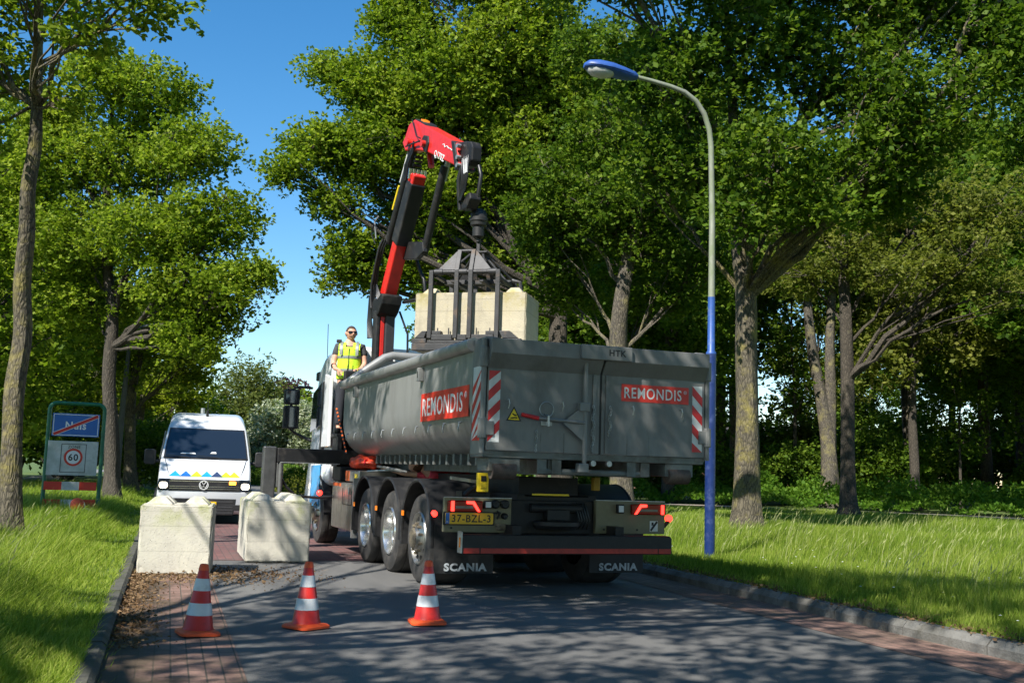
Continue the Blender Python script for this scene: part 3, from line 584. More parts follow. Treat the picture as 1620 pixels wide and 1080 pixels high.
G2 = tree('oak_tree', 'unseen oak of the right row, added beside the camera to dim sky light', 'tree', (10.5, .5, .1),
     [Vector(p) for p in ((10.5, .5, .1), (10.5, .5, 2), (10.3, .6, 4), (10, .6, 6), (9.8, .6, 9))], [.24, .2, .18, .12, .05],
     [(8, 1.5, 8.4, 2.4, 2.4, 1.6), (11, 3, 8.4, 2.4, 2.4, 1.6), (10, -1.5, 9, 2.6, 2.6, 1.8), (12.5, 0, 8.2, 2.2, 2.2, 1.5), (6, .5, 9.2, 2.2, 2.2, 1.4), (9, .6, 11, 2.6, 2.6, 1.6)],
     M['leaf'], M['bark'], size=.17, dens=1.2, per=34, rc=.6, seed=63, six=False, asp=.7)  # added out of view to hold back sky light
for i, (x, y) in enumerate(((1.8, -11.5), (13.5, -9.5), (7.5, -20), (-8, -10), (-13.5, -3), (-17.5, 4.0), (10.2, 3.2), (4.5, -6), (16, 6), (-3, -17), (-4, -7), (-15.6, 17.4), (13.8, 17.2))):  # copies added around the view to block sky and cast shade
    o = dup(G2, (x, y, .1), i*1.9, None); o['group'] = 'oaks added around the view to block light'; o['label'] = 'oak added mostly out of view to block sky light and cast shade'
# ------------------------------------------------------------------ far garden: willow, copper beech, blossom, hedge
def blob(name, label, cat, base, lobes, lm, size, dens, trunkr=.3, asp=.6, per=40, rc=.9, flat=.8, six=False):
    b = Vector(base); top = max(l[2] for l in lobes)
    return tree(name, label, cat, b, [b, b+Vector((0, 0, top*.25)), b+Vector((.2, 0, top*.5)), b+Vector((.1, 0, top*.8))], [trunkr, trunkr*.85, trunkr*.6, .05], lobes, lm, M['bark_dark'], size=size, dens=dens, per=per, rc=rc, six=six, asp=asp, twigs=False, flat=flat, seed=int(abs(b.x)*7)+3)
Y = 105
blob('willow_tree', 'tall olive-green willow beyond the van roof, above the hedge', 'tree', onground(P(400, 755, Y)),
     [LB(395, 600, Y, 32, 24), LB(370, 640, Y, 45, 40), LB(425, 640, Y, 40, 38), LB(400, 680, Y-1, 60, 45), LB(345, 690, Y, 40, 40), LB(455, 690, Y, 40, 40), LB(390, 730, Y, 60, 30)], M['leaf_olive'], .36, 2.6, .5, .4, 60, 1.5, 1.1)
Y = 125
blob('copper_beech', 'dark purple copper beech peeping over beside the willow', 'tree', onground(P(452, 752, Y)),
     [LB(445, 618, Y, 18, 16), LB(462, 626, Y, 20, 18), LB(450, 660, Y, 30, 40), LB(475, 640, Y, 18, 16)], M['leaf_copper'], .42, 1.3, .4, .6, 50, 1.4)
Y = 100
blob('garden_tree', 'mid-green garden tree between the copper beech and the truck cab', 'tree', onground(P(485, 752, Y)),
     [LB(460, 660, Y, 30, 22), LB(490, 650, Y, 26, 22), LB(480, 690, Y, 40, 40), LB(515, 670, Y, 30, 40)], M['leaf'], .35, 1.6, .35, .6, 50, 1.2)
Y = 72
blob('blossom_bush', 'big pale bush full of white blossom left of the truck cab', 'shrub', onground(P(445, 757, Y)),
     [LB(445, 660, Y, 34, 24), LB(425, 690, Y, 34, 26), LB(465, 690, Y, 36, 30), LB(410, 715, Y, 26, 22), LB(445, 725, Y, 42, 24), LB(485, 715, Y, 30, 34), LB(475, 655, Y, 24, 20)], M['leaf_white'], .22, 1.9, .15, .6, 60, .8)
def hedge(name, label, a, b, h, wd, lm, size, n):
    a = Vector(a); b = Vector(b); d = (b-a); L = d.length; d.normalize(); nn = Vector((-d.y, d.x)); root = thing(name, label, 'hedge', (a.x, a.y, gxy(a.x, a.y)))
    u = RNG.uniform(0, L, n); face = RNG.integers(0, 3, n); w_ = np.where(face == 0, -wd/2, np.where(face == 1, wd/2, RNG.uniform(-wd/2, wd/2, n))); z = np.where(face == 2, h, RNG.uniform(.02, h, n))
    z = z+RNG.normal(0, .03, n); w_ = w_+RNG.normal(0, .04, n)
    c = np.stack([d.x*u+nn.x*w_, d.y*u+nn.y*w_, np.maximum(z, .02)], 1); nv = np.stack([nn.x*np.sign(w_)*(face < 2), nn.y*np.sign(w_)*(face < 2), (face == 2)*1.], 1)+RNG.normal(0, .7, (n, 3))
    v, q = leaves(c, nv, size, .7, False); fastmesh('foliage', v, q, lm, root)
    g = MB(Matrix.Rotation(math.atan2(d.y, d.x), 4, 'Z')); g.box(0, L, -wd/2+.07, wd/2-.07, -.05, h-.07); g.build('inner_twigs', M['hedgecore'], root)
    return root
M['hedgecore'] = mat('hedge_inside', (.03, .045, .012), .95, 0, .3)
h1a, h1b = P(392, 765, 70), P(462, 765, 60)
hedge('hedge', 'clipped bright green garden hedge beyond the van, behind the outrigger leg', h1a.xy, h1b.xy, 1.25, .8, M['hedge'], .1, 14000)
h2a, h2b = P(440, 770, 52), P(530, 770, 48)
hedge('hedge', 'low brownish-green hedge seen under the outrigger beam', h2a.xy, h2b.xy, 1.0, .8, M['leaf_yel'], .09, 12000)
rb = onground(P(470, 790, 40)); rbt = thing('round_bush', 'small dark round bush behind the outrigger hose', 'shrub', rb)
p_ = RNG.normal(size=(2600, 3)); p_ /= np.linalg.norm(p_, axis=1, keepdims=True); v, q = leaves(p_*RNG.uniform(.55, .75, (2600, 1))*np.array([1, 1, .85])+np.array([0, 0, .65]), p_+RNG.normal(0, .5, p_.shape), .09, .7, False)
fastmesh('foliage', v, q, M['leaf_dark'], rbt); g = MB(); g.tube([(0, 0, -.05), (0, 0, .7)], .04, 6); g.build('stem', M['bark_dark'], rbt)
# light trees beyond the wood, seen through its gap
Y = 62
blob('birch_tree', 'pale airy tree seen through the gap right of the lamp post', 'tree', onground(P(1150, 755, Y)),
     [LB(1150, 560, Y, 26, 40), LB(1140, 620, Y, 32, 40), LB(1160, 670, Y, 34, 36), LB(1140, 700, Y, 30, 30)], M['leaf_olive'], .2, .8, .15, .6, 34, .8)
Y = 55
blob('conifer', 'feathery light-green evergreen in the gap between the thick oak and the leaning tree', 'tree', onground(P(1262, 760, Y)),
     [LB(1262, 590, Y, 12, 26), LB(1258, 630, Y, 22, 24), LB(1265, 670, Y, 34, 24), LB(1255, 705, Y, 44, 26), LB(1272, 740, Y, 55, 24)], M['leaf_yel'], .2, 1.2, .15, .5, 40, .6)
# shrubs of the wood edge (individual) and the bramble mass
GS = 'dark shrubs filling the edges of the woods'
def shrub(seed, lm):
    r_ = random.Random(seed); root = thing('shrub', 'one of the dark leafy shrubs filling the edges of the woods', 'shrub', (0, 0, 0), 0, GS)
    lob = [(r_.uniform(-1.3, 1.3), r_.uniform(-.8, .8), r_.uniform(.7, 1.7), 1.0, .9, .7) for _ in range(5)]
    cc = np.concatenate([sample_lobe(l, 55) for l in lob]); cc = cc[cc[:, 2] > .1]
    v, q = crownmesh(cc, 30, .35, .12, .7, False, .7); fastmesh('foliage', v, q, lm, root)
    g = MB()
    for l in lob: limb(g, (0, 0, -.05), l[:3], .04, .012, .1, 4, 5)
    g.build('stems', M['bark_dark'], root); return root
s0 = shrub(5, M['leaf_dark'])
sp_ = [(9, 41), (12, 43), (15, 44), (18, 47), (21.5, 43), (24, 44), (27, 43), (30, 41), (6, 43), (3, 42), (12, 55), (16, 56), (20, 58), (24, 57), (28, 55), (32, 50), (8, 52), (4, 58), (33, 44), (36, 41), (0, 50), (24, 66), (28, 66), (32, 64), (36, 62), (40, 60), (44, 56), (22, 72), (30, 74), (38, 72), (44, 68), (-24, 52), (-28, 50), (-20, 58), (-32, 54), (-26, 62), (-36, 60), (-22, 68), (-40, 52), (-16.5, 47)]
for i, (x, y) in enumerate(sp_): put(s0, x, y, i*1.1, 1.0+.5*(y > 49)+.7*(y > 59)+.1*(i % 4), first=i == 0)
n = 42000
fp = np.array([p[:] for p in interp(FP, 12)]); k = RNG.integers(0, len(fp)-1, n); dd = RNG.uniform(.9, 7.5, n)**1.0
tg = fp[np.minimum(k+1, len(fp)-1)]-fp[k]; tg /= np.linalg.norm(tg, axis=1, keepdims=True)+1e-9
pos = fp[k]+tg*RNG.uniform(-.5, .5, (n, 1))+np.stack([-tg[:, 1], tg[:, 0]], 1)*dd[:, None]
hm = (.35+.75*sm((dd-.9)/2.2))*(.75+.35*np.sin(pos[:, 0]*1.9+pos[:, 1])*np.sin(pos[:, 1]*1.3-pos[:, 0]*.7)+.2*np.sin(pos[:, 0]*4.1))
zz = gh(rs(pos[:, 0], pos[:, 1])[0])+np.maximum(.05, hm*RNG.uniform(.55, 1., n))
v, q = leaves(np.column_stack([pos, zz]), RNG.normal(size=(n, 3))+np.array([-.3, -.5, .5]), .14, .75, False)
tag(fastmesh('undergrowth', v, q, M['bramble']), 'knee-high mass of brambles and nettles along the footpath under the trees', 'undergrowth', kind='stuff')

# ------------------------------------------------------------------ grass
def blades(x, y, z, h, wd, lean, wind=.35, rng=RNG):
    n = len(x); a = rng.uniform(0, 2*np.pi, n); la = rng.uniform(0, 2*np.pi, n); p = np.column_stack([x, y, z]); s_ = np.column_stack([np.cos(a), np.sin(a), 0*a])*(wd/2)[:, None]
    L = np.column_stack([np.cos(la)*.8+wind, np.sin(la)+.1, 0*a])*(h*lean)[:, None]; H = np.column_stack([0*h, 0*h, h])
    m1 = p+L*.3+H*.55; tp = p+L+H
    v = np.stack([p-s_, p+s_, m1+s_*.75, m1-s_*.75, tp+s_*.15, tp-s_*.15], 1).reshape(-1, 3); b = np.arange(n)[:, None]*6
    return v, np.concatenate([b+np.array([[0, 1, 2, 3]]), b+np.array([[3, 2, 4, 5]])], 1).reshape(-1, 4)
def scatter(n, y0, y1, xf, side, pw=1.35):
    "positions inside the view wedge, denser near the camera"
    y = y0*(y1/y0)**(RNG.uniform(0, 1, n)**pw) if pw else RNG.uniform(y0, y1, n)
    x = RNG.uniform(-1, 1, n); x = xf(x, y); s_, t_ = rs(x, y); return x, y, s_, t_
parts = []; seeds = []
# left verge
x, y, s_, t_ = scatter(150000, 5.2, 45, lambda x, y: -y*.30+(x-1)*.5*y*.36-.1, 'l', 1.0)
ok = (s_ < -.08+.06*RNG.normal(size=len(s_))) & ~((s_ > -7.25) & (s_ < -5.15)) & ~((s_ > -1.0) & (t_ > 5.5) & (t_ < 7.6) & (RNG.uniform(size=len(s_)) < .5))
x, y, s_ = x[ok], y[ok], s_[ok]; tall = .5+.5*np.sin(x*1.3+y*.6)*np.sin(y*.9-x*.5)
edge = np.clip((-s_-.1)/.9, .3, 1); h = (.15+.19*tall)*RNG.uniform(.5, 1.35, len(x))*edge; parts.append(blades(x, y, gh(s_)-.01, h, .0035+.0006*y, RNG.uniform(.2, .9, len(x))))
j = RNG.choice(len(x), 900, replace=False); j = j[s_[j] < -.9]; seeds.append((x[j], y[j], gh(s_[j]), RNG.uniform(.32, .62, len(j))))
# right verge and the meadow behind
x, y, s_, t_ = scatter(380000, 6.5, 36, lambda x, y: y*.02+(x+1)*.5*y*.56, 'r', .8)
yfp = np.interp(x, [p[0] for p in FP], [p[1] for p in FP])
ok = (s_ > RW+.17+.05*np.abs(RNG.normal(size=len(s_)))) & (y < yfp-.7); x, y, s_ = x[ok], y[ok], s_[ok]
e = sm((s_-RW-.2)/1.6); mow = sm((27-y)/3); tall = (.07+.20*e*(.6+.4*np.sin(x*.9+y*.5)))*np.where(y > 24, .4+.6*mow, 1)
h = tall*RNG.uniform(.5, 1.4, len(x)); parts.append(blades(x, y, gh(s_)-.01, h, .003+.00045*y, RNG.uniform(.08, .5, len(x))))
j = RNG.choice(len(x), 9000, replace=False); j = j[(e[j] > .75) & (mow[j] > .6)][:1300]; seeds.append((x[j], y[j], gh(s_[j]), RNG.uniform(.28, .50, len(j))))
v, q = cat_(parts); tag(fastmesh('grass', v, q, M['grass']), 'long sunlit grass on both verges of the road', 'grass', kind='stuff')
V = []; Q = []; o = 0
for (x, y, z, h) in seeds:
    v, q = blades(x, y, z, h, np.full(len(x), .003)+.0003*y, RNG.uniform(.2, .5, len(x)), 1.2); V.append((v, q))
    tips = v.reshape(-1, 6, 3)[:, 4:6].mean(1); mid = v.reshape(-1, 6, 3)[:, 2:4].mean(1); d = tips-mid; d /= np.linalg.norm(d, axis=1, keepdims=True)
    V.append(leaves(tips-d*.07, d+RNG.normal(0, .05, d.shape), .10, .11, False))
v, q = cat_(V); tag(fastmesh('seed_grass', v, q, M['seed']), 'pale seed heads standing above the verge grass', 'grass', kind='stuff')
# small white flowers in the right verge
fl = []
for i in range(46):
    y_ = random.uniform(8.5, 17); s1 = RW+random.uniform(.5, 3.2); x_ = rw(s1, 0)[0]+(-.3174)*(y_-rw(s1, 0)[1]); z_ = gxy(x_, y_)+random.uniform(.08, .17)
    fl.append((x_, y_, z_))
g = MB(); g2 = MB()
for (x_, y_, z_) in fl:
    g.lathe([(.001, .0), (.014, .004), (.001, .008)], 7, Matrix.Translation((x_, y_, z_))); g2.tube([(x_, y_, z_-.17), (x_, y_, z_)], .0015, 3)
tag(g.build('daisies', M['daisy']), 'tiny white daisies dotted in the right verge', 'flowers', kind='stuff'); tag(g2.build('daisy_stalks', M['bramble']), 'thin stalks under the daisies of the right verge', 'flowers', kind='stuff')
# leaf litter on the left brick strip and round the blocks
n = 5200; t_ = np.concatenate([RNG.uniform(1.0, 6.5, n//2), RNG.normal(6.0, .5, n//2)]); s_ = np.concatenate([np.abs(RNG.normal(0, .16, n//2)), RNG.normal(.9, .55, n//2)]); ok = (s_ > .01) & (s_ < 2.4); t_, s_ = t_[ok], s_[ok]
x, y = rw(s_, t_); nn = RNG.normal(size=(len(x), 3)); nn[:, 2] *= .25
v, q = leaves(np.column_stack([x, y, .012+np.abs(RNG.normal(0, .012, len(x)))]), nn, .035, .5, False)
tag(fastmesh('leaf_litter', v, q, M['litter']), 'dry brown leaf litter along the left gutter and around the concrete blocks', 'litter', kind='stuff')
n = 5000; t_ = RNG.uniform(-3, 12, n); s_ = RW+RNG.normal(.32, .16, n); ok = s_ > RW+.0; t_, s_ = t_[ok], s_[ok]; x, y = rw(s_, t_); nn = RNG.normal(size=(len(x), 3)); nn[:, 2] *= .25
v, q = leaves(np.column_stack([x, y, np.maximum(gh(s_), .13)+.01]), nn, .04, .5, False)
tag(fastmesh('leaf_litter', v, q, M['litter']), 'dry brown litter along the top of the right kerb', 'litter', kind='stuff')
# ------------------------------------------------------------------ traffic cones
def arc(c, r, a0, a1, n): return [(c[0]+r*math.cos(R(a0+(a1-a0)*i/n)), c[1]+r*math.sin(R(a0+(a1-a0)*i/n))) for i in range(n+1)]
CL = ('red and white traffic cone on the brick strip, nearest to the left kerb', 'red and white traffic cone in the middle of the line of three cones', "red and white traffic cone standing in front of the truck's rear wheel")
def cone(label, loc, rz, lx, ly):
    c = thing('traffic_cone', label, 'traffic cone', loc, rz, 'traffic cones across the road')
    def rad(z): return .112-(z-.045)*(.112-.031)/(.515-.045)
    g = MB(); B = .15
    ring = lambda k, z, rr: [(x, y, z) for x, y in ([(k-rr+rr*math.cos(R(a)), k-rr+rr*math.sin(R(a))) for a in (0, 30, 60, 90)]+[(-k+rr-rr*math.sin(R(a)), k-rr+rr*math.cos(R(a))) for a in (0, 30, 60, 90)]
            + [(-k+rr-rr*math.cos(R(a)), -k+rr-rr*math.sin(R(a))) for a in (0, 30, 60, 90)]+[(k-rr+rr*math.sin(R(a)), -k+rr-rr*math.cos(R(a))) for a in (0, 30, 60, 90)])]
    g.loft([ring(B, .003, .05), ring(B, .020, .05), ring(B-.014, .032, .05), ring(.119, .040, .112)]); g.build('base', M['coneorange'], c, smooth=40)
    g = MB(); g.lathe([(.118, .038), (rad(.06), .06), (rad(.5), .50), (.029, .515), (.022, .52), (.0215, .46)], 28); g.build('body', M['conered'], c, smooth=40)
    for z0, z1 in ((.145, .235), (.325, .415)):
        g = MB(); g.lathe([(rad(z0)+.0022, z0), (rad(z1)+.0022, z1)], 28, cap=False); g.build('reflective_band', M['conewhite'], c, smooth=60)
    g = MB(); g.lathe([(rad(.475)+.002, .475), (rad(.5)+.002, .50), (.031, .517), (.022, .5225), (.02, .5)], 28, cap=False); g.build('tip', M['coneorange'], c, smooth=60)
    c.rotation_euler = (lx, ly, rz); return c
cone(CL[0], (-2.31, 8.25, .011), .5, .0, .035); cone(CL[1], (-1.59, 8.78, .006), .9, 0, 0); cone(CL[2], (-.645, 9.22, .008), .25, 0, -.01)

# ------------------------------------------------------------------ concrete blocks
def cblock(name, label, loc, rz, L, W_, H, ncol, nrow, mt, group, ends=False):
    c = thing(name, label, 'concrete block', loc, rz, group)
    g = MB(); ch = .022; random.seed(int(abs(loc[0]*100)))
    bm = bmesh.new(); bmesh.ops.create_cube(bm, size=1); bmesh.ops.scale(bm, vec=(W_, L, H), verts=bm.verts); bmesh.ops.translate(bm, vec=(0, 0, H/2), verts=bm.verts)
    bmesh.ops.bevel(bm, geom=bm.edges[:], offset=ch, segments=1, affect='EDGES'); bmesh.ops.subdivide_edges(bm, edges=bm.edges[:], cuts=12, use_grid_fill=True)
    for v in bm.verts:
        e = (abs(abs(v.co.x)-W_/2) < .03)+(abs(abs(v.co.y)-L/2) < .03)+(abs(abs(v.co.z-H/2)-H/2) < .03)
        k = .0035 if e > 1 else .0006; v.co += Vector((random.uniform(-k, k), random.uniform(-k, k), random.uniform(-k, k)))
        if e > 1 and random.random() < .035: v.co -= Vector((v.co.x*.02, v.co.y*.015, (v.co.z-H/2)*.03))
    me = bpy.data.meshes.new('block_body'); bm.to_mesh(me); bm.free(); me.materials.append(mt)
    o = bpy.data.objects.new('block_body', me); COL.objects.link(o); o.parent = c
    sx, sy = W_/ncol, L/nrow; a = min(sx, sy)*.36; b = a*.42
    for i in range(ncol):
        for j in range(nrow):
            x = -W_/2+sx*(i+.5); y = -L/2+sy*(j+.5)
            if ends: y = (-.60, .60)[j]; a = .125; b = .06
            g = MB(); h = .085
            g.loft([[(x+u*p, y+v_*p, z) for u, v_ in ((-1, -1), (1, -1), (1, 1), (-1, 1))] for p, z in ((a, H-.004), (a*.97, H+.01), (b, H+h))]); g.build('stud', mt, c, bevel=.012)
    return c
B1 = (-3.78, 13.25, .02); B2 = (-3.12, 15.25, .008)
cblock('concrete_block', 'square-ended whitish concrete block half in the verge grass, in front of the van', (-3.92, 12.9, .0), .225, .82, .81, .80, 2, 2, M['concrete'], 'concrete road blocks on the ground')
cblock('concrete_block', 'concrete road block dappled with branch shadows, between the van and the truck', (-3.28, 15.16, .012), .31, 1.6, .84, .80, 2, 4, M['concrete'], 'concrete road blocks on the ground')
g = MB(); 
LIFT = Vector((-.50, 14.92, 2.93)); LR = -.245
cblock('concrete_block', 'old yellowed concrete block gripped by the clamp, hanging over the container', tuple(LIFT), LR+math.pi/2, 1.6, .8, .82, 2, 2, M['concrete_old'], None, True)
# ------------------------------------------------------------------ place-name sign
SG = Vector((-9.5, 23.4, 0)); SG.z = gxy(SG.x, SG.y); sa = math.atan2(.42, 1.0)
sg = thing('place_name_sign', 'green-framed place-name and speed-zone sign on two posts in the left verge', 'road sign', SG, sa)
g = MB(); hw = .56; hz = 2.38
g.tube([(-hw, 0, -.2), (-hw, 0, hz-.14)]+[(-hw+.14-.14*math.cos(R(a)), 0, hz-.14+.14*math.sin(R(a))) for a in (20, 45, 70)]+[(-hw+.14, 0, hz), (hw-.14, 0, hz)]+[(hw-.14+.14*math.sin(R(a)), 0, hz-.14+.14*math.cos(R(a))) for a in (20, 45, 70)]+[(hw, 0, hz-.14), (hw, 0, -.2)], .042, 10)
g.build('frame', M['signgreen'], sg, smooth=50)
def panel(par, name, x0, x1, z0, z1, mt, y=-.03, th=.02, bevel=.004):
    g = MB(); g.box(x0, x1, y, y+th, z0, z1); return g.build(name, mt, par, bevel=bevel)
p = panel(sg, 'name_panel', -.49, .47, 1.66, 2.16, M['signblue'])
g = MB()
for a, b in (((-.47, 1.68), (.45, 1.695)), ((-.47, 2.125), (.45, 2.14)), ((-.47, 1.68), (-.455, 2.14)), ((.435, 1.68), (.45, 2.14))): g.box(a[0], b[0], -.0335, -.0305, a[1], b[1])
g.build('border_line', M['signwhite'], p)
text('Nuis', 'lettering', M['signwhite'], p, (-.01, -.031, 1.90), (1, 0, 0), (0, 0, 1), .42, .17, .02, .003)
g = MB(); d = Vector((.86, 0, .42)).normalized(); nn = Vector((-d.z, 0, d.x))
for off, wd, y, mt, nm_ in ((0, .032, -.0375, 'tapered', 'red_bar'), (0, .042, -.0355, 'signwhite', 'bar_edge')):
    g = MB(); a = Vector((-.45, y, 1.70)); b = Vector((.43, y, 2.12)); g.add([a-nn*wd, b-nn*wd, b+nn*wd, a+nn*wd, a-nn*wd+Vector((0, .001, 0)), b-nn*wd+Vector((0, .001, 0)), b+nn*wd+Vector((0, .001, 0)), a+nn*wd+Vector((0, .001, 0))], [(0, 1, 2, 3), (7, 6, 5, 4), (0, 4, 5, 1), (1, 5, 6, 2), (2, 6, 7, 3), (3, 7, 4, 0)]); g.build(nm_, M[mt], p)
p = panel(sg, 'zone_panel', -.54, .48, .82, 1.56, M['whitepanel'], y=-.045)
g = MB()
for x0, x1, z0, z1 in ((-.27, -.258, .88, 1.50), (.228, .24, .88, 1.50), (-.27, .24, .88, .892), (-.27, .24, 1.488, 1.50)): g.box(x0, x1, -.049, -.0455, z0, z1)
g.build('border_line', M['ink'], p)
text('ZONE', 'zone_lettering', M['ink'], p, (-.01, -.046, 1.435), (1, 0, 0), (0, 0, 1), .25, .06, .005, .002)
Rx = Matrix.Translation((-.015, -.046, 1.21)) @ Matrix.Rotation(R(90), 4, 'X')
g = MB(); g.lathe([(.145, 0), (.145, .003), (.19, .003), (.19, 0)], 40, Rx, cap=False); g.build('red_ring', M['signred'], p, smooth=40)
g = MB(); g.lathe([(.146, 0), (.146, .002)], 40, Rx); g.build('disc', M['signwhite'], p)
text('60', 'lettering', M['ink'], p, (-.015, -.0485, 1.21), (1, 0, 0), (0, 0, 1), .20, .15, .02, .002)
for z0, z1, off in ((.50, .68, 0), (.12, .30, 1)):
    L = 1.06; x = -.56; k = 0; bo = None
    for k in range(3):
        x0 = -.56+k*L/3+(.001 if k else 0); x1 = -.56+(k+1)*L/3-.001
        o = MB().box(x0, x1, -.075, -.05, z0, z1).build('barrier_board' if k == 0 else 'barrier_stripe', M['signred' if k != 1 else 'whitepanel'], sg if k == 0 else bo)
        if k == 0: bo = o
# fallen orange-white warning lamp
wl = thing('warning_lamp', 'orange and white warning lamp lying in the grass at the foot of the sign', 'warning lamp', (-8.55, 21.4, gxy(-8.55, 21.4)+.26), .4)
g = MB(); mx = Matrix.Rotation(R(70), 4, 'X'); g.lathe([(.0, -.05), (.12, -.05), (.15, .0), (.15, .05), (.12, .09), (0, .1)], 22, mx); g.build('housing', M['tapewhite'], wl, smooth=40)
g = MB(); g.lathe([(.135, .09), (.13, .14), (.09, .19), (0, .21)], 22, mx, cap=False); g.build('lens', M['coneorange'], wl, smooth=60)
g = MB(); g.tube([(.1, .05, -.02), (.3, .12, -.1)], .02, 6); g.build('bracket', M['galv'], wl)
# ------------------------------------------------------------------ street lamps
lb = Vector((2.93, 15.5, .11)); lp = thing('street_lamp', 'tall blue and weathered grey street lamp with a blue head, right of the container', 'street lamp', lb)
def LPt(px, py, Y): return P(px, py, Y)-lb
top = LPt(1125, 232, 15.55)
zs = LPt(1124, 470, 15.5).z; zb = LPt(1124, 560, 15.5).z
g = MB(); g.tube([(0, 0, -.3), (0, 0, zb)], .076, 16); g.build('lower_post', M['postblue_shaded'], lp, smooth=50)
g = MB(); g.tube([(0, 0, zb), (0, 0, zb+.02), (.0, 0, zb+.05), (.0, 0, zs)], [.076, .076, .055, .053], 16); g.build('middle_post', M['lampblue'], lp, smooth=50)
arm = [Vector((0, 0, zs)), Vector((0, 0, (zs+top.z)/2)), top, LPt(1122, 205, 15.52), LPt(1114, 180, 15.48), LPt(1101, 160, 15.43), LPt(1083, 146, 15.38), LPt(1060, 137, 15.31), LPt(1030, 128, 15.24), LPt(1003, 121, 15.17)]
g = MB(); g.tube(arm, [.05, .045, .042, .04, .04, .039, .038, .036, .033, .031], 14); g.build('upper_post', M['postgrey'], lp, smooth=60)
ha = LPt(1008, 122, 15.18); hb = LPt(924, 104, 14.98); ax = (hb-ha); L = ax.length; ax.normalize(); sd = ax.cross(Vector((0, 0, 1))).normalized(); up = sd.cross(ax)
def shellring(u, w_, zt, zb_, n=20):
    c = ha+ax*L*u; return [c+sd*math.cos(2*math.pi*j/n)*w_+up*((zt if math.sin(2*math.pi*j/n) > 0 else zb_)*math.sin(2*math.pi*j/n)) for j in range(n)]
g = MB(); g.loft([shellring(*a) for a in ((0, .045, .04, .045), (.06, .075, .07, .07), (.25, .125, .095, .085), (.5, .165, .125, .06), (.75, .165, .125, .055), (.92, .125, .095, .045), (1.0, .04, .04, .03))]); g.build('lamp_head', M['lampblue'], lp, smooth=50)
g = MB(); g.loft([[p-up*.02 for p in shellring(*a)] for a in ((.42, .05, .0, .03), (.5, .115, .01, .085), (.66, .14, .01, .115), (.82, .125, .01, .105), (.93, .07, .005, .05))]); g.build('lamp_bowl', M['lampglass'], lp, smooth=60)
g = MB(); g.loft([[p for p in shellring(u, w_+.005, .006, .006)] for u, w_ in ((.03, .06), (.25, .126), (.5, .166), (.75, .166), (.92, .126), (.99, .05))]); g.build('seam', M['black'], lp)
fb = Vector((-14.2, 38.9, 0)); fb.z = gxy(fb.x, fb.y); fl_ = thing('street_lamp', 'slim dark grey street lamp in the left verge with its arm reaching over the road', 'street lamp', fb)
g = MB(); tt = [Vector((0, 0, -.3)), Vector((.02, 0, 2.5))]+[P(*a)-fb for a in ((203, 560, 38.7), (206, 535, 38.6), (214, 520, 38.5), (240, 514, 38.3), (268, 511, 38.0))]
g.tube(tt, [.13, .11, .075, .07, .065, .05, .04], 10); g.build('post', M['blackmetal'] if 0 else mat('dark_post', (.10, .11, .12), .5, .3), fl_, smooth=60)
a = P(266, 511, 38.0)-fb; b = P(296, 512, 37.7)-fb; g = MB(); g.tube([a, a.lerp(b, .3), a.lerp(b, .75), b], [.06, .13, .12, .03], 10); g.build('lamp_head', M['galv'], fl_, smooth=60)

# ------------------------------------------------------------------ van
vn = thing('delivery_van', 'white high-roofed van facing the camera with its headlights on, between block and verge', 'van', (-6.42, 22.75, 0), .285)
def vring(y, z0, z1, hw, tw, r=.09, n=5):
    return [(x, y, z) for x, z in rrect(hw, z0, z1, r, n, tw)]
st = [(.0, .30, .72, .84, .84, .08), (.05, .25, .90, .93, .92, .08), (.12, .22, .99, .97, .94, .08), (.45, .2, 1.17, .99, .955, .06), (.80, .2, 1.36, 1.0, .95, .05), (1.15, .2, 1.70, 1.0, .91, .05), (1.52, .2, 2.05, 1.0, .86, .05),
      (1.70, .2, 2.20, 1.0, .84, .10), (2.0, .2, 2.36, 1.0, .82, .17), (2.5, .2, 2.44, 1.0, .83, .2), (4.5, .2, 2.46, 1.0, .83, .2), (5.9, .2, 2.44, 1.0, .83, .2), (5.98, .3, 2.38, .97, .8, .2)]
g = MB(); g.loft([vring(*a) for a in st]); g.build('body', M['vanwhite'], vn, smooth=50)
# windscreen follows the sloping front, 6 mm proud
def vpanel(name, mt, rows, par, dn=.006, n=8):
    g = MB(); rr = [[(hw*(2*i/n-1), y-dn, z+dn) for i in range(n+1)] for (y, z, hw) in rows]
    g.loft(rr, False, False); return g.build(name, mt, par, smooth=60)
ws_ = vpanel('windscreen', M['glass'], [(.83, 1.39, .865), (1.15, 1.70, .835), (1.49, 2.02, .785)], vn, .012)
vpanel('windscreen_surround', M['black'], [(.80, 1.36, .90), (1.15, 1.70, .86), (1.52, 2.05, .81)], vn, .006)
g = MB()
for x in (-.35, .3): g.tube([(x, .775, 1.40), (x-.5, .80, 1.44)], .008, 5)
g.build('wiper', M['ink'], ws_)
g = MB(); g.add([(-.55, .875, 1.475), (-.22, .875, 1.475), (-.24, .905, 1.505), (-.52, .905, 1.505)], [(0, 1, 2, 3)]); g.add([(.08, .895, 1.495), (.22, .895, 1.495), (.20, .935, 1.535), (.12, .935, 1.535)], [(0, 1, 2, 3)]); g.build('paper_reflection', M['tapewhite'], ws_)  # dash papers that also stand in for bright reflections in the glass
g = MB(); g.prism([(-.74, .70), (.74, .70), (.72, .935), (-.72, .935)], -.018, .1, 'y'); gr_ = g.build('grille', M['black'], vn, bevel=.01)
g = MB()
for z in (.735, .78, .89): g.box(-.71, .71, -.026, -.0185, z, z+.014)
g.build('grille_bar', M['chrome'], gr_)
Rv = Matrix.Translation((-.02, -.024, .82)) @ Matrix.Rotation(R(90), 4, 'X')
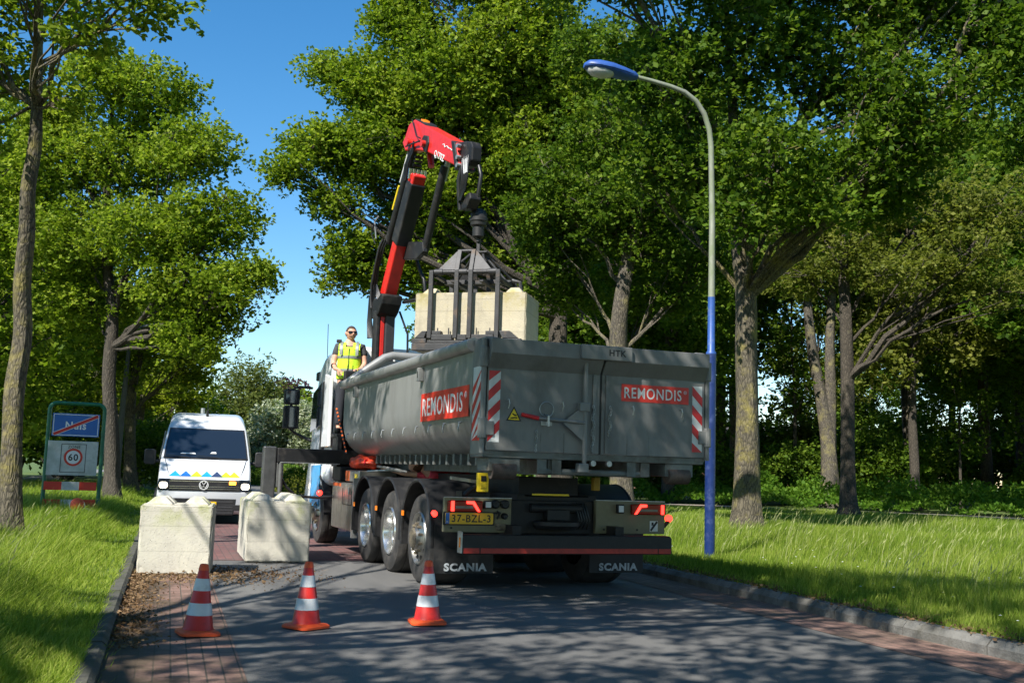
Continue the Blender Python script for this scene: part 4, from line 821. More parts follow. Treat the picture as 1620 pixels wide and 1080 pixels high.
g = MB(); g.lathe([(.082, 0), (.082, .014), (.098, .014), (.098, 0)], 32, Rv, cap=False); lg = g.build('badge', M['tapewhite'], gr_, smooth=40)
g = MB()
for pts in ([(-.045, .07), (0, .005), (.045, .07)], [(-.078, .03), (-.038, -.075), (0, -.02), (.038, -.075), (.078, .03)]):
    g.tube([(x-.02, -.036, z+.82) for x, z in pts], .0085, 6)
g.build('badge_letters', M['tapewhite'], gr_)
for sx in (-1, 1):
    g = MB(); g.prism([(sx*.72, .70), (sx*.945, .70), (sx*.955, .83), (sx*.93, .945), (sx*.70, .945)], -.012, .25, 'y'); hl = g.build('headlight', M['glass'], vn, bevel=.01)
    g = MB(); g.prism(rrect(.085, .74, .87, .05, 4, cx=sx*.835), -.017, -.0125, 'y'); g.build('lamp', M['litwhite'], hl)
    g = MB(); g.prism(rrect(.10, .0, .30, .04, 4, cx=0), 0, .14, 'y'); 
    mr = MB(Matrix.Translation((sx*1.18, .95, 1.22))); mr.prism(rrect(.12, 0, .34, .05, 4), 0, .13, 'y'); mm_ = mr.build('mirror', M['black'], vn, bevel=.02, smooth=40)
    g = MB(); g.tube([(sx*.96, 1.02, 1.3), (sx*1.08, 1.0, 1.3)], .035, 6); g.build('mirror_arm', M['black'], mm_)
    for y in (.95, 4.6):
        wmx = Matrix.Translation((sx*.89, y, .34)) @ Matrix.Rotation(R(90), 4, 'Y')
        g = MB(); g.lathe([(.2, -.1), (.32, -.11), (.34, -.07), (.34, .07), (.32, .11), (.2, .1)], 28, wmx); wh = g.build('wheel', M['rubber'], vn, smooth=40)
        g = MB(); g.lathe([(.02, sx*.09), (.2, sx*.1), (.21, sx*.12)], 24, wmx, cap=False); g.build('rim', M['galv'], wh, smooth=40)
        g = MB(); g.tube([(sx*1.003, y+.42*math.cos(R(a)), .30+.42*math.sin(R(a))) for a in range(0, 181, 20)], .02, 5); g.build('wheel_arch', M['black'], vn)
    g = MB(); g.add([(sx*1.004, 1.35, 1.35), (sx*1.004, 2.3, 1.35), (sx*.90, 2.3, 2.0), (sx*.92, 1.75, 1.98)], [(0, 1, 2, 3)]); g.build('side_window', M['glass'], vn)
    g = MB(); g.box(sx*.42 if sx > 0 else -.92, sx*.92 if sx > 0 else -.42, -.016, 0.05, .30, .42); g.build('fog_lamp_panel', M['black'], vn, bevel=.01)
g = MB(); g.prism([(-.62, .2), (.62, .2), (.66, .54), (-.66, .54)], -.014, .05, 'y'); lg_ = g.build('lower_grille', M['black'], vn, bevel=.012)
g = MB()
for z in (.24, .30, .36, .47): g.box(-.6, .6, -.02, -.0145, z, z+.02)
g.build('grille_slats', mat('dark_grey_plastic', (.045, .045, .048), .5), lg_)
g = MB(); g.prism(rrect(.26, .37, .48, .012, 2), -.034, -.021, 'y'); npl = g.build('number_plate', M['yellow'], lg_)
tp = 1.005
vb = g = MB(); g.prism([(.42, 1.0-.02), (.66, 1.0-.02), (.64, 1.03), (.44, 1.03)], -.03, -.018, 'y')
g = MB(); g.box(.50, .64, -.034, -.0185, .84, .91); g.build('flashing_light', M['litamber'], vn, bevel=.01)
# chevron band along the bonnet edge
cols = [M['blue'], M['signblue'], mat('lime', (.45, .70, .03), .4), M['blue'], mat('navy', (.03, .05, .12), .4), mat('lime2', (.45, .70, .03), .4), mat('yellowish', (.75, .62, .03), .4)]
xs_ = (-.62, -.40, -.18, .03, .24, .43, .60)
bm0 = None
for i, x in enumerate(xs_):
    g = MB(); s_ = .125
    g.add([(x-s_, .12, .99), (x+s_, .12, .99), (x, .33, .99+.112)], [(0, 1, 2)])
    for k_ in range(3):
        pass
    o = g.build('bonnet_mark', cols[i % len(cols)], vn); o.location = (0, -.004, .008)
g = MB()
for sx in (-1, 1): g.tube([(sx*.72, .10, .965), (sx*.80, .45, 1.185), (sx*.86, .79, 1.365)], .006, 4)
g.tube([(-.93, .045, .66), (0, .038, .655), (.93, .045, .66)], .006, 4); g.build('panel_gap', M['ink'], vn)
g = MB(); g.tube([(-.02, 2.0, 2.36), (-.02, 1.98, 2.5)], .03, 8); g.tube([(-.02, 1.98, 2.5), (-.02, 2.1, 2.75)], .006, 5); g.build('aerial', M['ink'], vn)
g = MB(); g.tube([(-.12, 3.6, 2.44), (-.12, 3.6, 2.62)], .05, 8); g.build('roof_vent', M['galv'], vn)
# ------------------------------------------------------------------ truck frame of reference
TZ = .36; TL = Vector((.145, 12.91, 0)); TM = Matrix.Translation(TL) @ Matrix.Rotation(TZ, 4, 'Z'); TI = TM.inverted()
# ------------------------------------------------------------------ container
ct = thing('roll_off_container', 'grey open-topped tipping container with double rear doors, loaded on the truck', 'container', TL, TZ)
Y0, Y1, ZT, ZB, HW = -2.17, 4.52, 2.585, 1.46, 1.235
prof = [(HW, ZT), (HW, 2.25), (HW, 1.98), (HW-.015, 1.86), (HW-.055, 1.74), (HW-.12, 1.63), (HW-.21, 1.545), (HW-.31, 1.49), (HW-.42, ZB)]
outer = prof+[(-x, z) for x, z in prof[::-1]]; inner = [(x*.978, z+.03 if z < ZT-.01 else z) for x, z in outer]
g = MB(); ys = np.linspace(-1.78, Y1, 14)
g.loft([[(x, y, z) for x, z in outer]+[(x, y, z) for x, z in inner[::-1]] for y in ys]); g.build('tub', M['container_side'], ct, smooth=40)
g = MB(); g.prism([(x*.995, z) for x, z in outer], Y1, Y1+.05, 'y')
g.prism([(-1.23, ZT-.01), (-.60, 3.0), (.60, 3.0), (1.23, ZT-.01)], Y1+.002, Y1+.045, 'y'); hb_ = g.build('headboard', M['container_side'], ct)
g = MB(); g.tube([(-1.24, Y1, ZT), (-.92, Y1, 2.83), (-.62, Y1, 3.05), (-.5, Y1, 3.09), (.5, Y1, 3.09), (.62, Y1, 3.05), (1.24, Y1, ZT)], .065, 12); g.build('headboard_rail', M['container_side'], ct, smooth=60)
for s_ in (-1, 1):
    g = MB(); g.tube([(s_*1.25, -1.8, ZT-.005), (s_*1.25, Y1+.05, ZT-.005)], .072, 14); g.build('top_rail', M['container_side'], ct, smooth=50)
    # corner post
    g = MB(); x = s_*1.245; a, b = sorted((x, s_*1.13)); g.box(a, b, -2.17, -1.775, ZB, 2.625); po = g.build('corner_post', M['container'], ct, bevel=.008)
    g = MB(); a, b = sorted((s_*1.15, s_*1.24)); g.tube([(s_*1.262, -2.185, ZB+.02), (s_*1.262, -2.185, 2.60)], .028, 10); g.build('hinge_rod', M['container'], po, smooth=50)
    for z in (1.72, 2.42):
        g = MB(); g.tube([(s_*1.262, -2.185, z-.1), (s_*1.262, -2.185, z+.1)], .046, 12); g.box(*(sorted((s_*1.262, s_*1.15))), -2.22, -2.15, z-.07, z+.07); g.build('hinge', M['container'], po, bevel=.006)
    # striped tape on the side of the post and on the door
    def tape(name, par, mk, u0, u1, v0, v1, n, dirn):
        base = MB(); f0 = mk; base.add([f0(u0, v0, .002), f0(u1, v0, .002), f0(u1, v1, .002), f0(u0, v1, .002)], [(0, 1, 2, 3)]); bo = base.build(name, M['tapewhite'], par)
        g = MB(); step = (v1-v0)/n; wd = u1-u0
        for i in range(-1, n+1):
            if i % 2: continue
            a = v0+i*step; q = [(u0, a), (u1, a+dirn*wd*1.0), (u1, a+dirn*wd*1.0+step), (u0, a+step)]
            q = [(u, min(max(v, v0), v1)) for u, v in q]
            pts = [f0(u, v, .004) for u, v in q]
            if len({(round(p[0], 4), round(p[1], 4), round(p[2], 4)) for p in pts}) > 2: g.add(pts, [(0, 1, 2, 3)])
        g.build('stripe', M['tapered'], bo)
    if s_ < 0: tape('striped_marker', po, lambda u, v, d: (-1.245-d, u, v), -2.12, -1.82, 1.60, 2.34, 8, -1.0)
    # side hooks, lifting eye, lower brackets
    for i, y in enumerate(np.linspace(-1.45, 4.1, 11)):
        g = MB(); g.tube([(s_*1.235, y, 1.80), (s_*1.262, y, 1.79), (s_*1.272, y, 1.73), (s_*1.262, y, 1.70)][::-1]+[(s_*1.255, y+.035, 1.80)], .0075, 5); g.build('tarp_hook', M['galv'], ct)
    for y in (.1, 3.6):
        g = MB(); a, b = sorted((s_*1.236, s_*1.30)); g.box(a, b, y-.045, y+.045, 2.33, 2.49); g.build('lug', M['container_side'], ct, bevel=.006)
        g = MB(); a, b = sorted((s_*1.3, s_*1.303)); g.box(a, b, y-.012, y+.012, 2.37, 2.45); g.build('lug_slot', M['ink'], ct)
    for i, y in enumerate(np.linspace(-1.6, 3.5, 20)):
        g = MB(); a, b = sorted((s_*.80, s_*.93)); g.box(a, b, y-.035, y+.035, 1.36, 1.485); g.build('floor_bracket', M['frame_grey'], ct)
    g = MB(); a, b = sorted((s_*.42, s_*.80)); g.box(s_*.52 if s_ < 0 else .42, s_*.42 if s_ < 0 else .52, -2.1, 4.4, 1.28, 1.458); g.build('skid_rail', M['frame_grey'], ct)
    # guide roller in its box
    g = MB(); a, b = sorted((s_*.84, s_*1.17)) if s_ < 0 else (.79, 1.12); g.box(a, b, -2.15, -1.8, 1.30, 1.435); rb_ = g.build('roller_box', M['frame_grey'], ct, bevel=.008)
    g = MB(); g.tube([(a+.04, -2.1, 1.31), (b-.04, -2.1, 1.31)], .085, 16); g.build('roller', M['rubber'] if 0 else mat('rusty_roller', (.12, .09, .075), .7, .3, .2, (.07, .05, .045), 8), rb_, smooth=40)
# rear underframe
g = MB(); g.box(-1.24, 1.24, -2.165, -1.78, 1.435, ZB+.045); g.build('rear_sill', M['frame_grey'], ct, bevel=.008)
g = MB()
for x in (-.60, -.44, .40, .56): g.box(x-.05, x+.05, -2.14, -1.85, 1.29, 1.434)
g.tube([(-.62, -2.1, 1.315), (.60, -2.1, 1.315)], .032, 8); g.build('sill_brackets', M['frame_grey'], ct)
g = MB()
for x in (-.06, .12): g.tube([(x, -2.2, 1.41), (x, -2.15, 1.41)], .03, 10)
g.build('bolt', M['galv'], ct)
# doors
for s_ in (-1, 1):
    x0, x1 = (-1.225, -.006) if s_ < 0 else (.018, 1.225)
    g = MB(); g.box(x0, x1, -2.20, -2.17, 1.505, 2.40); d_ = g.build('door', M['container'], ct, bevel=.004)
    # top box of the door: upright face above, sloping face below
    g = MB(); g.prism([(-2.30, 2.455), (-2.30, 2.60), (-2.17, 2.605), (-2.17, 2.30), (-2.2005, 2.31)], x0, x1, 'x'); g.build('door_top_beam', M['container'], d_, bevel=.004)
    g = MB(); xx = -.05 if s_ < 0 else .055; g.box(min(xx, xx+.05*s_*.8), max(xx, xx+.05*s_*.8), -2.218, -2.2005, 1.51, 2.31); g.build('door_edge', M['container'], d_, bevel=.003)
    xp = -.52 if s_ < 0 else .44
    for a, b in ((xp-.13, xp-.122), (xp+.122, xp+.13)): MB().box(a, b, -2.2025, -2.2005, 1.505, 1.70).build('door_rib', M['frame_grey'], d_)
    f1 = lambda u, v, d: (u, -2.2005-d, v)
    if s_ < 0: tape('striped_marker', d_, f1, -1.212, -1.09, 1.585, 2.285, 7, 1.0)
    else: tape('striped_marker', d_, f1, 1.075, 1.195, 1.565, 2.26, 7, -1.0)
    # little hooks on the door
    for x in ((-1.02, -.44) if s_ < 0 else (.35, .92)):
        g = MB(); g.tube([(x, -2.205, 2.0), (x+.012, -2.235, 2.01), (x+.02, -2.24, 1.97), (x+.012, -2.225, 1.92)], .006, 5); g.build('hook', M['galv'], d_)
    g = MB(); xc = -.09 if s_ < 0 else .10
    for k in range(15 if s_ < 0 else 10):
        z = 1.98-k*.031; xk = xc+.012*math.sin(k*1.3)+s_*.0; a = k % 2
        c0 = Vector((xk, -2.232, z)); mx = Matrix.Translation(c0) @ Matrix.Rotation(R(90*a+20), 4, 'Z') @ Matrix.Rotation(R(90), 4, 'X')
        g.tube([mx @ Vector((.011*math.cos(t2), .02*math.sin(t2), 0)) for t2 in np.linspace(0, 2*math.pi, 9)], .0042, 5, cap=False)
    g.build('chain', M['galv'], d_)
MB().box(-.006, .018, -2.19, -2.17, 1.5, 2.5).build('door_gap', M['ink'], ct)
# headplate with HTK, locking bar and lever
g = MB(); g.box(-.28, .29, -2.345, -2.285, 2.45, 2.60); hp = g.build('lock_housing', M['container'], ct, bevel=.01)
text('HTK', 'lettering', M['ink'], hp, (.12, -2.3455, 2.53), (1, 0, 0), (0, 0, 1), .19, .065, .02, .002)
g = MB(); g.tube([(-.19, -2.255, 1.33), (-.19, -2.255, 2.45)], .023, 10); lbr = g.build('locking_bar', M['container'], ct, smooth=50)
for z in (1.36, 1.97): MB().box(-.26, -.15, -2.285, -2.2, z-.045, z+.045).build('bar_guide', M['container'], lbr, bevel=.008)
g = MB(); g.prism([(-.20, 1.62), (-.20, 1.99), (-.42, 1.82), (-.42, 1.79)], -2.262, -2.250, 'y'); g.build('gusset', M['container'], lbr)
g = MB(); g.tube([(-.2, -2.262, 1.81), (-.70, -2.262, 1.835)], .017, 8); lv = g.build('lever', M['container'], lbr, smooth=50)
g = MB(); g.tube([(-.70, -2.262, 1.835), (-.88, -2.262, 1.865)], [.022, .02], 8); g.build('lever_grip', M['tapered'], lv, smooth=50)
g = MB(); g.tube([(-.60+.075*math.cos(t2), -2.225, 1.93+.075*math.sin(t2)) for t2 in np.linspace(0, 2*math.pi, 21)], .005, 5, cap=False); g.tube([(-.60, -2.21, 1.88), (-.60, -2.28, 1.86), (-.60, -2.28, 1.76)], .012, 6); g.box(-.66, -.54, -2.23, -2.2, 1.77, 1.81); g.build('lever_catch', M['galv'], ct)
g = MB()
for k in range(7):
    mx = Matrix.Translation((-.70+.004*math.sin(k), -2.215, 1.70-k*.03)) @ Matrix.Rotation(R(90*(k % 2)+15), 4, 'Z') @ Matrix.Rotation(R(90), 4, 'X'); g.tube([mx @ Vector((.01*math.cos(t2), .02*math.sin(t2), 0)) for t2 in np.linspace(0, 2*math.pi, 9)], .004, 5, cap=False)
g.build('chain', M['galv'], ct)
# signs
def sgn(par, o, rt, upv, W_, H_):
    o = Vector(o); rt = Vector(rt).normalized(); upv = Vector(upv).normalized(); nn = rt.cross(upv)
    g = MB(); c = [o+rt*a*W_/2+upv*b*H_/2 for a, b in ((-1, -1), (1, -1), (1, 1), (-1, 1))]; g.add([p for p in c]+[p+nn*.003 for p in c], [(4, 5, 6, 7), (0, 1, 5, 4), (1, 2, 6, 5), (2, 3, 7, 6), (3, 0, 4, 7)]); s0 = g.build('name_panel', M['signred'], par)
    text('REMONDIS', 'lettering', M['signwhite'], s0, o-rt*W_*.035+nn*.0032, rt, upv, W_*.85, H_*.64, .010, .0015)
    c0 = o+rt*W_*.445+upv*H_*.2+nn*.004; g = MB()
    g.tube([c0+(rt*math.cos(a)+upv*math.sin(a))*H_*.095 for a in np.linspace(0, 2*math.pi, 17)], H_*.012, 5, cap=False); g.build('registered_ring', M['signwhite'], s0)
    text('R', 'registered_letter', M['signwhite'], s0, c0, rt, upv, H_*.08, H_*.11, .02, .001)
sgn(ct, (.635, -2.2015, 2.148), (1, 0, 0), (0, 0, 1), .79, .178)
sgn(ct, (-1.2365, -.78, 2.015), (0, -1, 0), (0, 0, 1), 1.78, .325)
g = MB(); g.prism([(-1.02, 1.80), (-.86, 1.80), (-.94, 1.945)], -2.2025, -2.2005, 'y'); wt = g.build('warning_triangle', M['ink'], ct)
g = MB(); g.prism([(-1.0, 1.811), (-.88, 1.811), (-.94, 1.922)], -2.2045, -2.2026, 'y'); g.build('triangle_field', M['yellow2'], wt)
g = MB(); g.tube([(-.975, -2.2055, 1.825), (-.93, -2.2055, 1.835), (-.905, -2.2055, 1.828)], .006, 5); g.tube([(-.955, -2.2055, 1.872), (-.935, -2.2055, 1.858), (-.915, -2.2055, 1.858)], .006, 5); g.build('triangle_mark', M['ink'], wt)
g = MB(); g.add([(-1.2362, .12, 1.735), (-1.2362, -.05, 1.735), (-1.2362, -.05, 1.77), (-1.2362, .12, 1.77)], [(0, 1, 2, 3)])
g = MB()
for a in range(0, 0): pass
# heap of rubble in the container bottom (low, below the rim)
# ------------------------------------------------------------------ truck
tk = thing('truck', 'white-cabbed crane truck with three rear axles, seen from behind with its lights on', 'truck', TL, TZ)
for s_ in (-1, 1):
    g = MB(); a, b = sorted((s_*.38, s_*.47)); g.box(a, b, -1.15, 8.0, .78, 1.06); g.build('chassis_rail', M['blackmetal'], tk)
g = MB()
for y in (-1.1, -.6, .7, 2.0, 3.0, 4.0, 5.0, 6.0, 7.4): MB().box(-.379, .379, y-.05, y+.05, .82, 1.04).build('crossmember', M['blackmetal'], tk)
g.box(-.36, .36, -.9, 3.9, 1.05, 1.25); MB().box(-.9, .9, -.62, -.5, .60, .78).build('flap_carrier', M['blackmetal'], tk); g.build('hook_frame', M['blackmetal'], tk)
# rear crossmember panels (cream) with fittings
for (x0, x1) in ((-1.33, -.58), (.42, 1.28)):
    g = MB(); g.box(x0, x1, -1.27, -1.2, .655, 1.015); pn = g.build('rear_panel', M['cream'], tk, bevel=.006)
    for x in ((x0+.08, x1-.1) if x0 < 0 else (x0+.1, x1-.35)):
        g = MB(); g.tube([(x, -1.275, .70), (x, -1.27, .70)], .012, 8); g.build('bolt_head', M['ink'], pn)
    g = MB(); g.tube([(x0-.002, -1.262, 1.017), (x1+.002, -1.262, 1.017)], .006, 4); g.build('panel_edge', M['signwhite'] if 0 else M['galv'], pn)
    if x0 < 0:
        for x, z, r_ in ((-.775, .955, .048), (-.665, .955, .048), (-.665, .83, .033)):
            g = MB(Matrix.Translation((x, -1.27, z)) @ Matrix.Rotation(R(90), 4, 'X')); g.lathe([(0, .05), (r_*.7, .055), (r_, .04), (r_, 0)], 18); g.box(-r_*.8, r_*.8, -r_*.15, r_*.15, .05, .065); g.build('socket', M['ink'], pn, smooth=40)
        g = MB(); g.box(-.905, -.825, -1.33, -1.27, .905, .99); g.build('work_light', M['black'], pn, bevel=.008); g = MB(); g.box(-.895, -.835, -1.335, -1.331, .918, .978); g.build('work_light_lens', M['tapewhite'], pn)
        g = MB(); g.tube([(-.75, -1.30, .885), (-.735, -1.32, .85), (-.75, -1.30, .80)], .011, 6); g.box(-.77, -.71, -1.30, -1.27, .85, .87); g.build('air_coupling', M['ink'], pn)
        g = MB(); g.box(-.76, -.64, -1.295, -1.27, .68, .75); g.build('latch', M['galv'] if 0 else M['hub'], pn, bevel=.01)
    else:
        g = MB(); g.box(.66, .74, -1.33, -1.27, .88, .98); g.build('work_light', M['black'], pn, bevel=.008); MB().box(.67, .73, -1.335, -1.331, .895, .965).build('work_light_lens', M['tapewhite'], pn)
        # black and cream emblem by the right light
        g = MB(); g.box(1.09, 1.19, -1.2745, -1.2705, .685, .80); e_ = g.build('emblem', M['tapewhite'], pn); g = MB(); g.add([(1.09, -1.276, .70), (1.11, -1.276, .685), (1.19, -1.276, .785), (1.17, -1.276, .80)], [(0, 1, 2, 3)]); g.box(1.11, 1.135, -1.277, -1.275, .75, .785); g.build('emblem_mark', M['ink'], pn)
# tail lights
for s_, x0, x1 in ((-1, -1.305, -.92), (1, .84, 1.27)):
    g = MB(); g.box(x0, x1, -1.32, -1.272, .87, .985); tl_ = g.build('tail_light', M['lensred'], tk, bevel=.012)
    MB().box(x0+.08, x1-.11, -1.323, -1.3205, .905, .93).build('reverse_lens', mat('smoky_lens', (.2, .17, .15), .2), tl_)
    o0 = x0+.03 if s_ < 0 else x1-.03; q = -s_
    g = MB(); g.box(min(o0, o0+q*.035), max(o0, o0+q*.035), -1.326, -1.3205, .875, .98); g.build('lit_bar', M['litred'], tl_)
    i0 = x1-.03 if s_ < 0 else x0+.03; 
    g = MB(); g.prism([(i0+s_*.155, .982), (i0+s_*.155, .955), (i0+s_*.085, .95), (i0+s_*.03, .873), (i0, .873), (i0+s_*.07, .982)], -1.326, -1.3205, 'y'); g.build('lit_angle', M['litred'], tl_)
    ypos = -.55; g = MB(); xm = s_*1.33 if s_ < 0 else 1.34
    if s_ < 0: c0 = Vector((-1.235, -.58, .81))
    else: c0 = Vector((1.345, -1.25, .83))
    g.tube([c0+Vector((-s_*.14, .05, -.12)), c0+Vector((-s_*.05, .02, -.09)), c0+Vector((0, .0, -.02))], .022, 8); mk = g.build('side_marker', M['hose'], tk, smooth=50)
    g = MB(Matrix.Translation(c0) @ Matrix.Rotation(R(90), 4, 'X')); g.lathe([(0, .035), (.025, .03), (.04, .01), (.042, -.02), (.03, -.035), (0, -.04)], 16); g.build('marker_lens', M['litred'], mk, smooth=60)
# number plate
g = MB(); g.prism(rrect(.265, .742, .858, .012, 2, cx=-1.06), -1.30, -1.285, 'y'); pl = g.build('number_plate', M['yellow'], tk)
g = MB(); g.prism(rrect(.285, .728, .870, .012, 2, cx=-1.06), -1.286, -1.271, 'y'); g.build('plate_holder', M['ink'], pl)
MB().box(-1.323, -1.282, -1.3015, -1.3003, .744, .856).build('blue_strip', M['signblue'], pl)
text('37-BZL-3', 'lettering', M['ink'], pl, (-1.04, -1.3003, .80), (1, 0, 0), (0, 0, 1), .43, .078, .012, .0015)
text('NL', 'country_code', M['signwhite'], pl, (-1.302, -1.3017, .765), (1, 0, 0), (0, 0, 1), .022, .018, .01, .0008)
# coupling in the middle
g = MB(); g.box(-.57, .41, -1.2, -1.1, .64, 1.0); g.build('centre_beam', M['blackmetal'], tk, bevel=.01)
g = MB(); g.lathe([(.0, .0), (.22, .0), (.26, .04), (.26, .08), (.1, .1), (0, .1)], 24, Matrix.Translation((-.05, -1.25, .70))); g.tube([(-.35, -1.24, .92), (.25, -1.24, .92)], .05, 10); g.box(-.18, .08, -1.32, -1.2, .78, .90); g.build('tow_coupling', M['black'], tk, smooth=40)
MB().box(-.33, .09, -1.27, -1.23, 1.055, 1.075).build('yellow_edge', M['yellow2'], tk)
g = MB()
for i in range(5): g.tube([(.18+.03*i, -1.22, .98), (.20+.03*i, -1.32, .80), (.12+.05*i, -1.25, .70)], .011, 6)
g.build('air_hose', M['hose'], tk, smooth=60)
# hooklift rollers, yellow lock
g = MB(); g.box(-.98, -.86, -1.3, -1.24, 1.08, 1.28); g.box(-.955, -.885, -1.31, -1.3, 1.12, 1.18); g.build('container_lock', M['yellow2'], tk, bevel=.01)
MB().box(-.95, -.89, -1.3125, -1.3105, 1.19, 1.25).build('lock_mark', M['ink'], tk)
g = MB(); g.tube([(-1.1, -1.22, 1.04), (-1.02, -1.25, 1.12), (-.95, -1.22, 1.15), (-.86, -1.25, 1.08)], .028, 8); g.box(-1.12, -.8, -1.2, -1.0, 1.02, 1.08); g.build('lock_arm', M['blackmetal'], tk, smooth=50)
MB().box(.42, .50, -1.2, -1.12, 1.12, 1.27).build('container_lock', mat('dull_yellow', (.35, .22, .02), .6), tk, bevel=.01)
g = MB(); g.box(-1.2, -.9, -1.25, 1.6, 1.235, 1.27) ; g = MB(); g.prism([(-1.23, 1.235), (-.93, 1.20), (-.93, 1.165), (-1.23, 1.20)], -1.15, -1.1, 'y'); g.build('light_bracket', M['galv'], tk)
# bumper
g = MB(); g.prism([(-1.20+.0, .45), (1.20, .45), (1.215, .47), (1.215, .625), (1.19, .65), (-1.19, .65), (-1.215, .625), (-1.215, .47)], -1.56, -1.44, 'y'); bp_ = g.build('bumper', M['black'], tk, bevel=.012)
g = MB(); g.box(-1.2, -1.03, -1.564, -1.5605, .46, .512); g.box(-1.015, 1.035, -1.564, -1.5605, .46, .512); g.box(1.05, 1.2, -1.564, -1.5605, .46, .512); g.build('reflective_strip', mat('dull_reflector', (.42, .03, .02), .4, 0, .15, (.2, .03, .02), 9), bp_)
g = MB(); g.box(-1.235, -1.217, -1.57, -1.45, .46, .68); bk_ = g.build('end_bracket', M['galv'], bp_, bevel=.004); g = MB(); g.box(-1.245, -1.236, -1.56, -1.53, .52, .62); g.build('amber_marker', M['amber'], bp_)
g = MB()
for x in (-.6, .6): MB().box(x-.05, x+.05, -1.5, -1.1, .56, .74).build('bumper_arm', M['blackmetal'], bp_)
# wheels
def wheel(y, s_, front=False, drive=False, style=0):
    R_ = .515; cx = s_*1.08; wmx = Matrix.Translation((cx, y, R_-.008)) @ Matrix.Rotation(R(90)*s_, 4, 'Y')
    wd = .16; g = MB(); pr = [(.30, wd-.015), (.33, wd), (.42, wd+.006), (.485, wd-.012), (.507, wd-.045), (.515, wd-.075)]
    k = 60; inn = -.36 if not front else -.16
    full = pr+[(.515, wd-.11), (.505, wd-.115), (.505, wd-.13), (.515, wd-.135), (.515, 0), (.515, inn+.09), (.49, inn+.02), (.42, inn), (.3, inn)]
    g.lathe(full, 44, wmx, cap=False); ty = g.build('wheel', M['rubber'], tk, smooth=35)
    for i in range(44):
        pass
    g = MB(); 
    if style == 0:  # deep polished dish of a super-single / outer rear wheel
        g.lathe([(.31, wd-.02), (.292, wd+.008), (.282, wd+.002), (.272, wd-.03), (.262, wd-.10), (.235, wd-.125), (.12, wd-.115), (.11, wd-.06), (0, wd-.055)], 36, wmx, cap=False)
    else: g.lathe([(.31, wd-.02), (.295, wd+.008), (.284, wd+.0), (.27, wd-.04), (.20, wd-.02), (.15, wd+.015), (.13, wd+.02), (.12, wd+.06), (.10, wd+.075), (0, wd+.08)], 36, wmx, cap=False)
    rm = g.build('rim', M['rim'] if style != 1 else M['steel'], ty, smooth=35)
    if style == 1:
        g = MB()
        for i in range(10):
            a = 2*math.pi*i/10; mx = wmx @ Matrix.Translation((.165*math.cos(a), .165*math.sin(a), wd-.01)); g.lathe([(.017, 0), (.017, .05), (.01, .055), (0, .055)], 6, mx)
        g.lathe([(.125, wd+.021), (.12, wd+.065), (.10, wd+.08), (0, wd+.085)], 24, wmx, cap=False); g.build('hub', M['hub'], rm, smooth=30)
        g = MB()
        for i in range(10):
            a = 2*math.pi*(i+.5)/10; mx = wmx @ Matrix.Translation((.225*math.cos(a), .225*math.sin(a), wd-.022)); g.lathe([(.027, 0), (.027, .006), (0, .006)], 12, mx)
        g.build('hand_hole', M['ink'], rm)
    else:
        g = MB()
        for i in range(10):
            a = 2*math.pi*i/10; mx = wmx @ Matrix.Translation((.165*math.cos(a), .165*math.sin(a), wd-.121)); g.lathe([(.016, 0), (.016, .04), (0, .042)], 6, mx)
        g.build('wheel_nuts', M['hub'], rm)
AX = (0, 1.355, 2.71)
for y in AX:
    for s_ in (-1, 1): wheel(y, s_, style=1 if y == 0 else 0)
for s_ in (-1, 1): wheel(6.35, s_, True, style=1)
g = MB()
for y in AX+(6.35,): g.tube([(-.9, y, .5), (.9, y, .5)], .08, 10)
g.build('axle', M['blackmetal'], tk)
# arched mudguards
for y in AX:
    for s_ in (-1, 1):
        rings = []; x0, x1 = (-1.27, -.62) if s_ < 0 else (.62, 1.27)
        for a in range(-12, 193, 8):
            c, s2 = math.cos(R(a)), math.sin(R(a)); r0, r1 = .625, .652; yy = lambda r: y+r*c*1.0; zz = lambda r: .53+r*s2*1.0
            rings.append([(x0, yy(r0), zz(r0)), (x1, yy(r0), zz(r0)), (x1, yy(r1), zz(r1)), (x0, yy(r1), zz(r1))])
        g = MB(); g.loft(rings)
        xe = x0 if s_ < 0 else x1   # rolled outer lip
        g.tube([(xe, y+.64*math.cos(R(a)), .53+.64*math.sin(R(a))) for a in range(-12, 193, 8)], .022, 6)
        g.build('mudguard', M['black'], tk, smooth=35)
    g = MB(); g.box(-1.292, -1.28, y+.52, y+.60, .74, .80) ; g.build('side_reflector', M['amber'], tk)
# mudflaps
for s_, cx in ((-1, -.88), (1, 1.0)):
    g = MB(); xs2 = np.linspace(cx-.36, cx+.33, 6); g.loft([[(x, -.66-.01*math.sin(i*1.4), z) for i, x in enumerate(xs2)] for z in (.17, .40, .70)], False, False)
    f_ = g.build('mud_flap', M['black'], tk); sl2 = f_.modifiers.new('thick', 'SOLIDIFY'); sl2.thickness = .012
    text('SCANIA', 'lettering', M['logogrey'], f_, (cx+.0, -.682, .24), (1, 0, 0), (0, 0, 1), .50, .088, .045, .002)
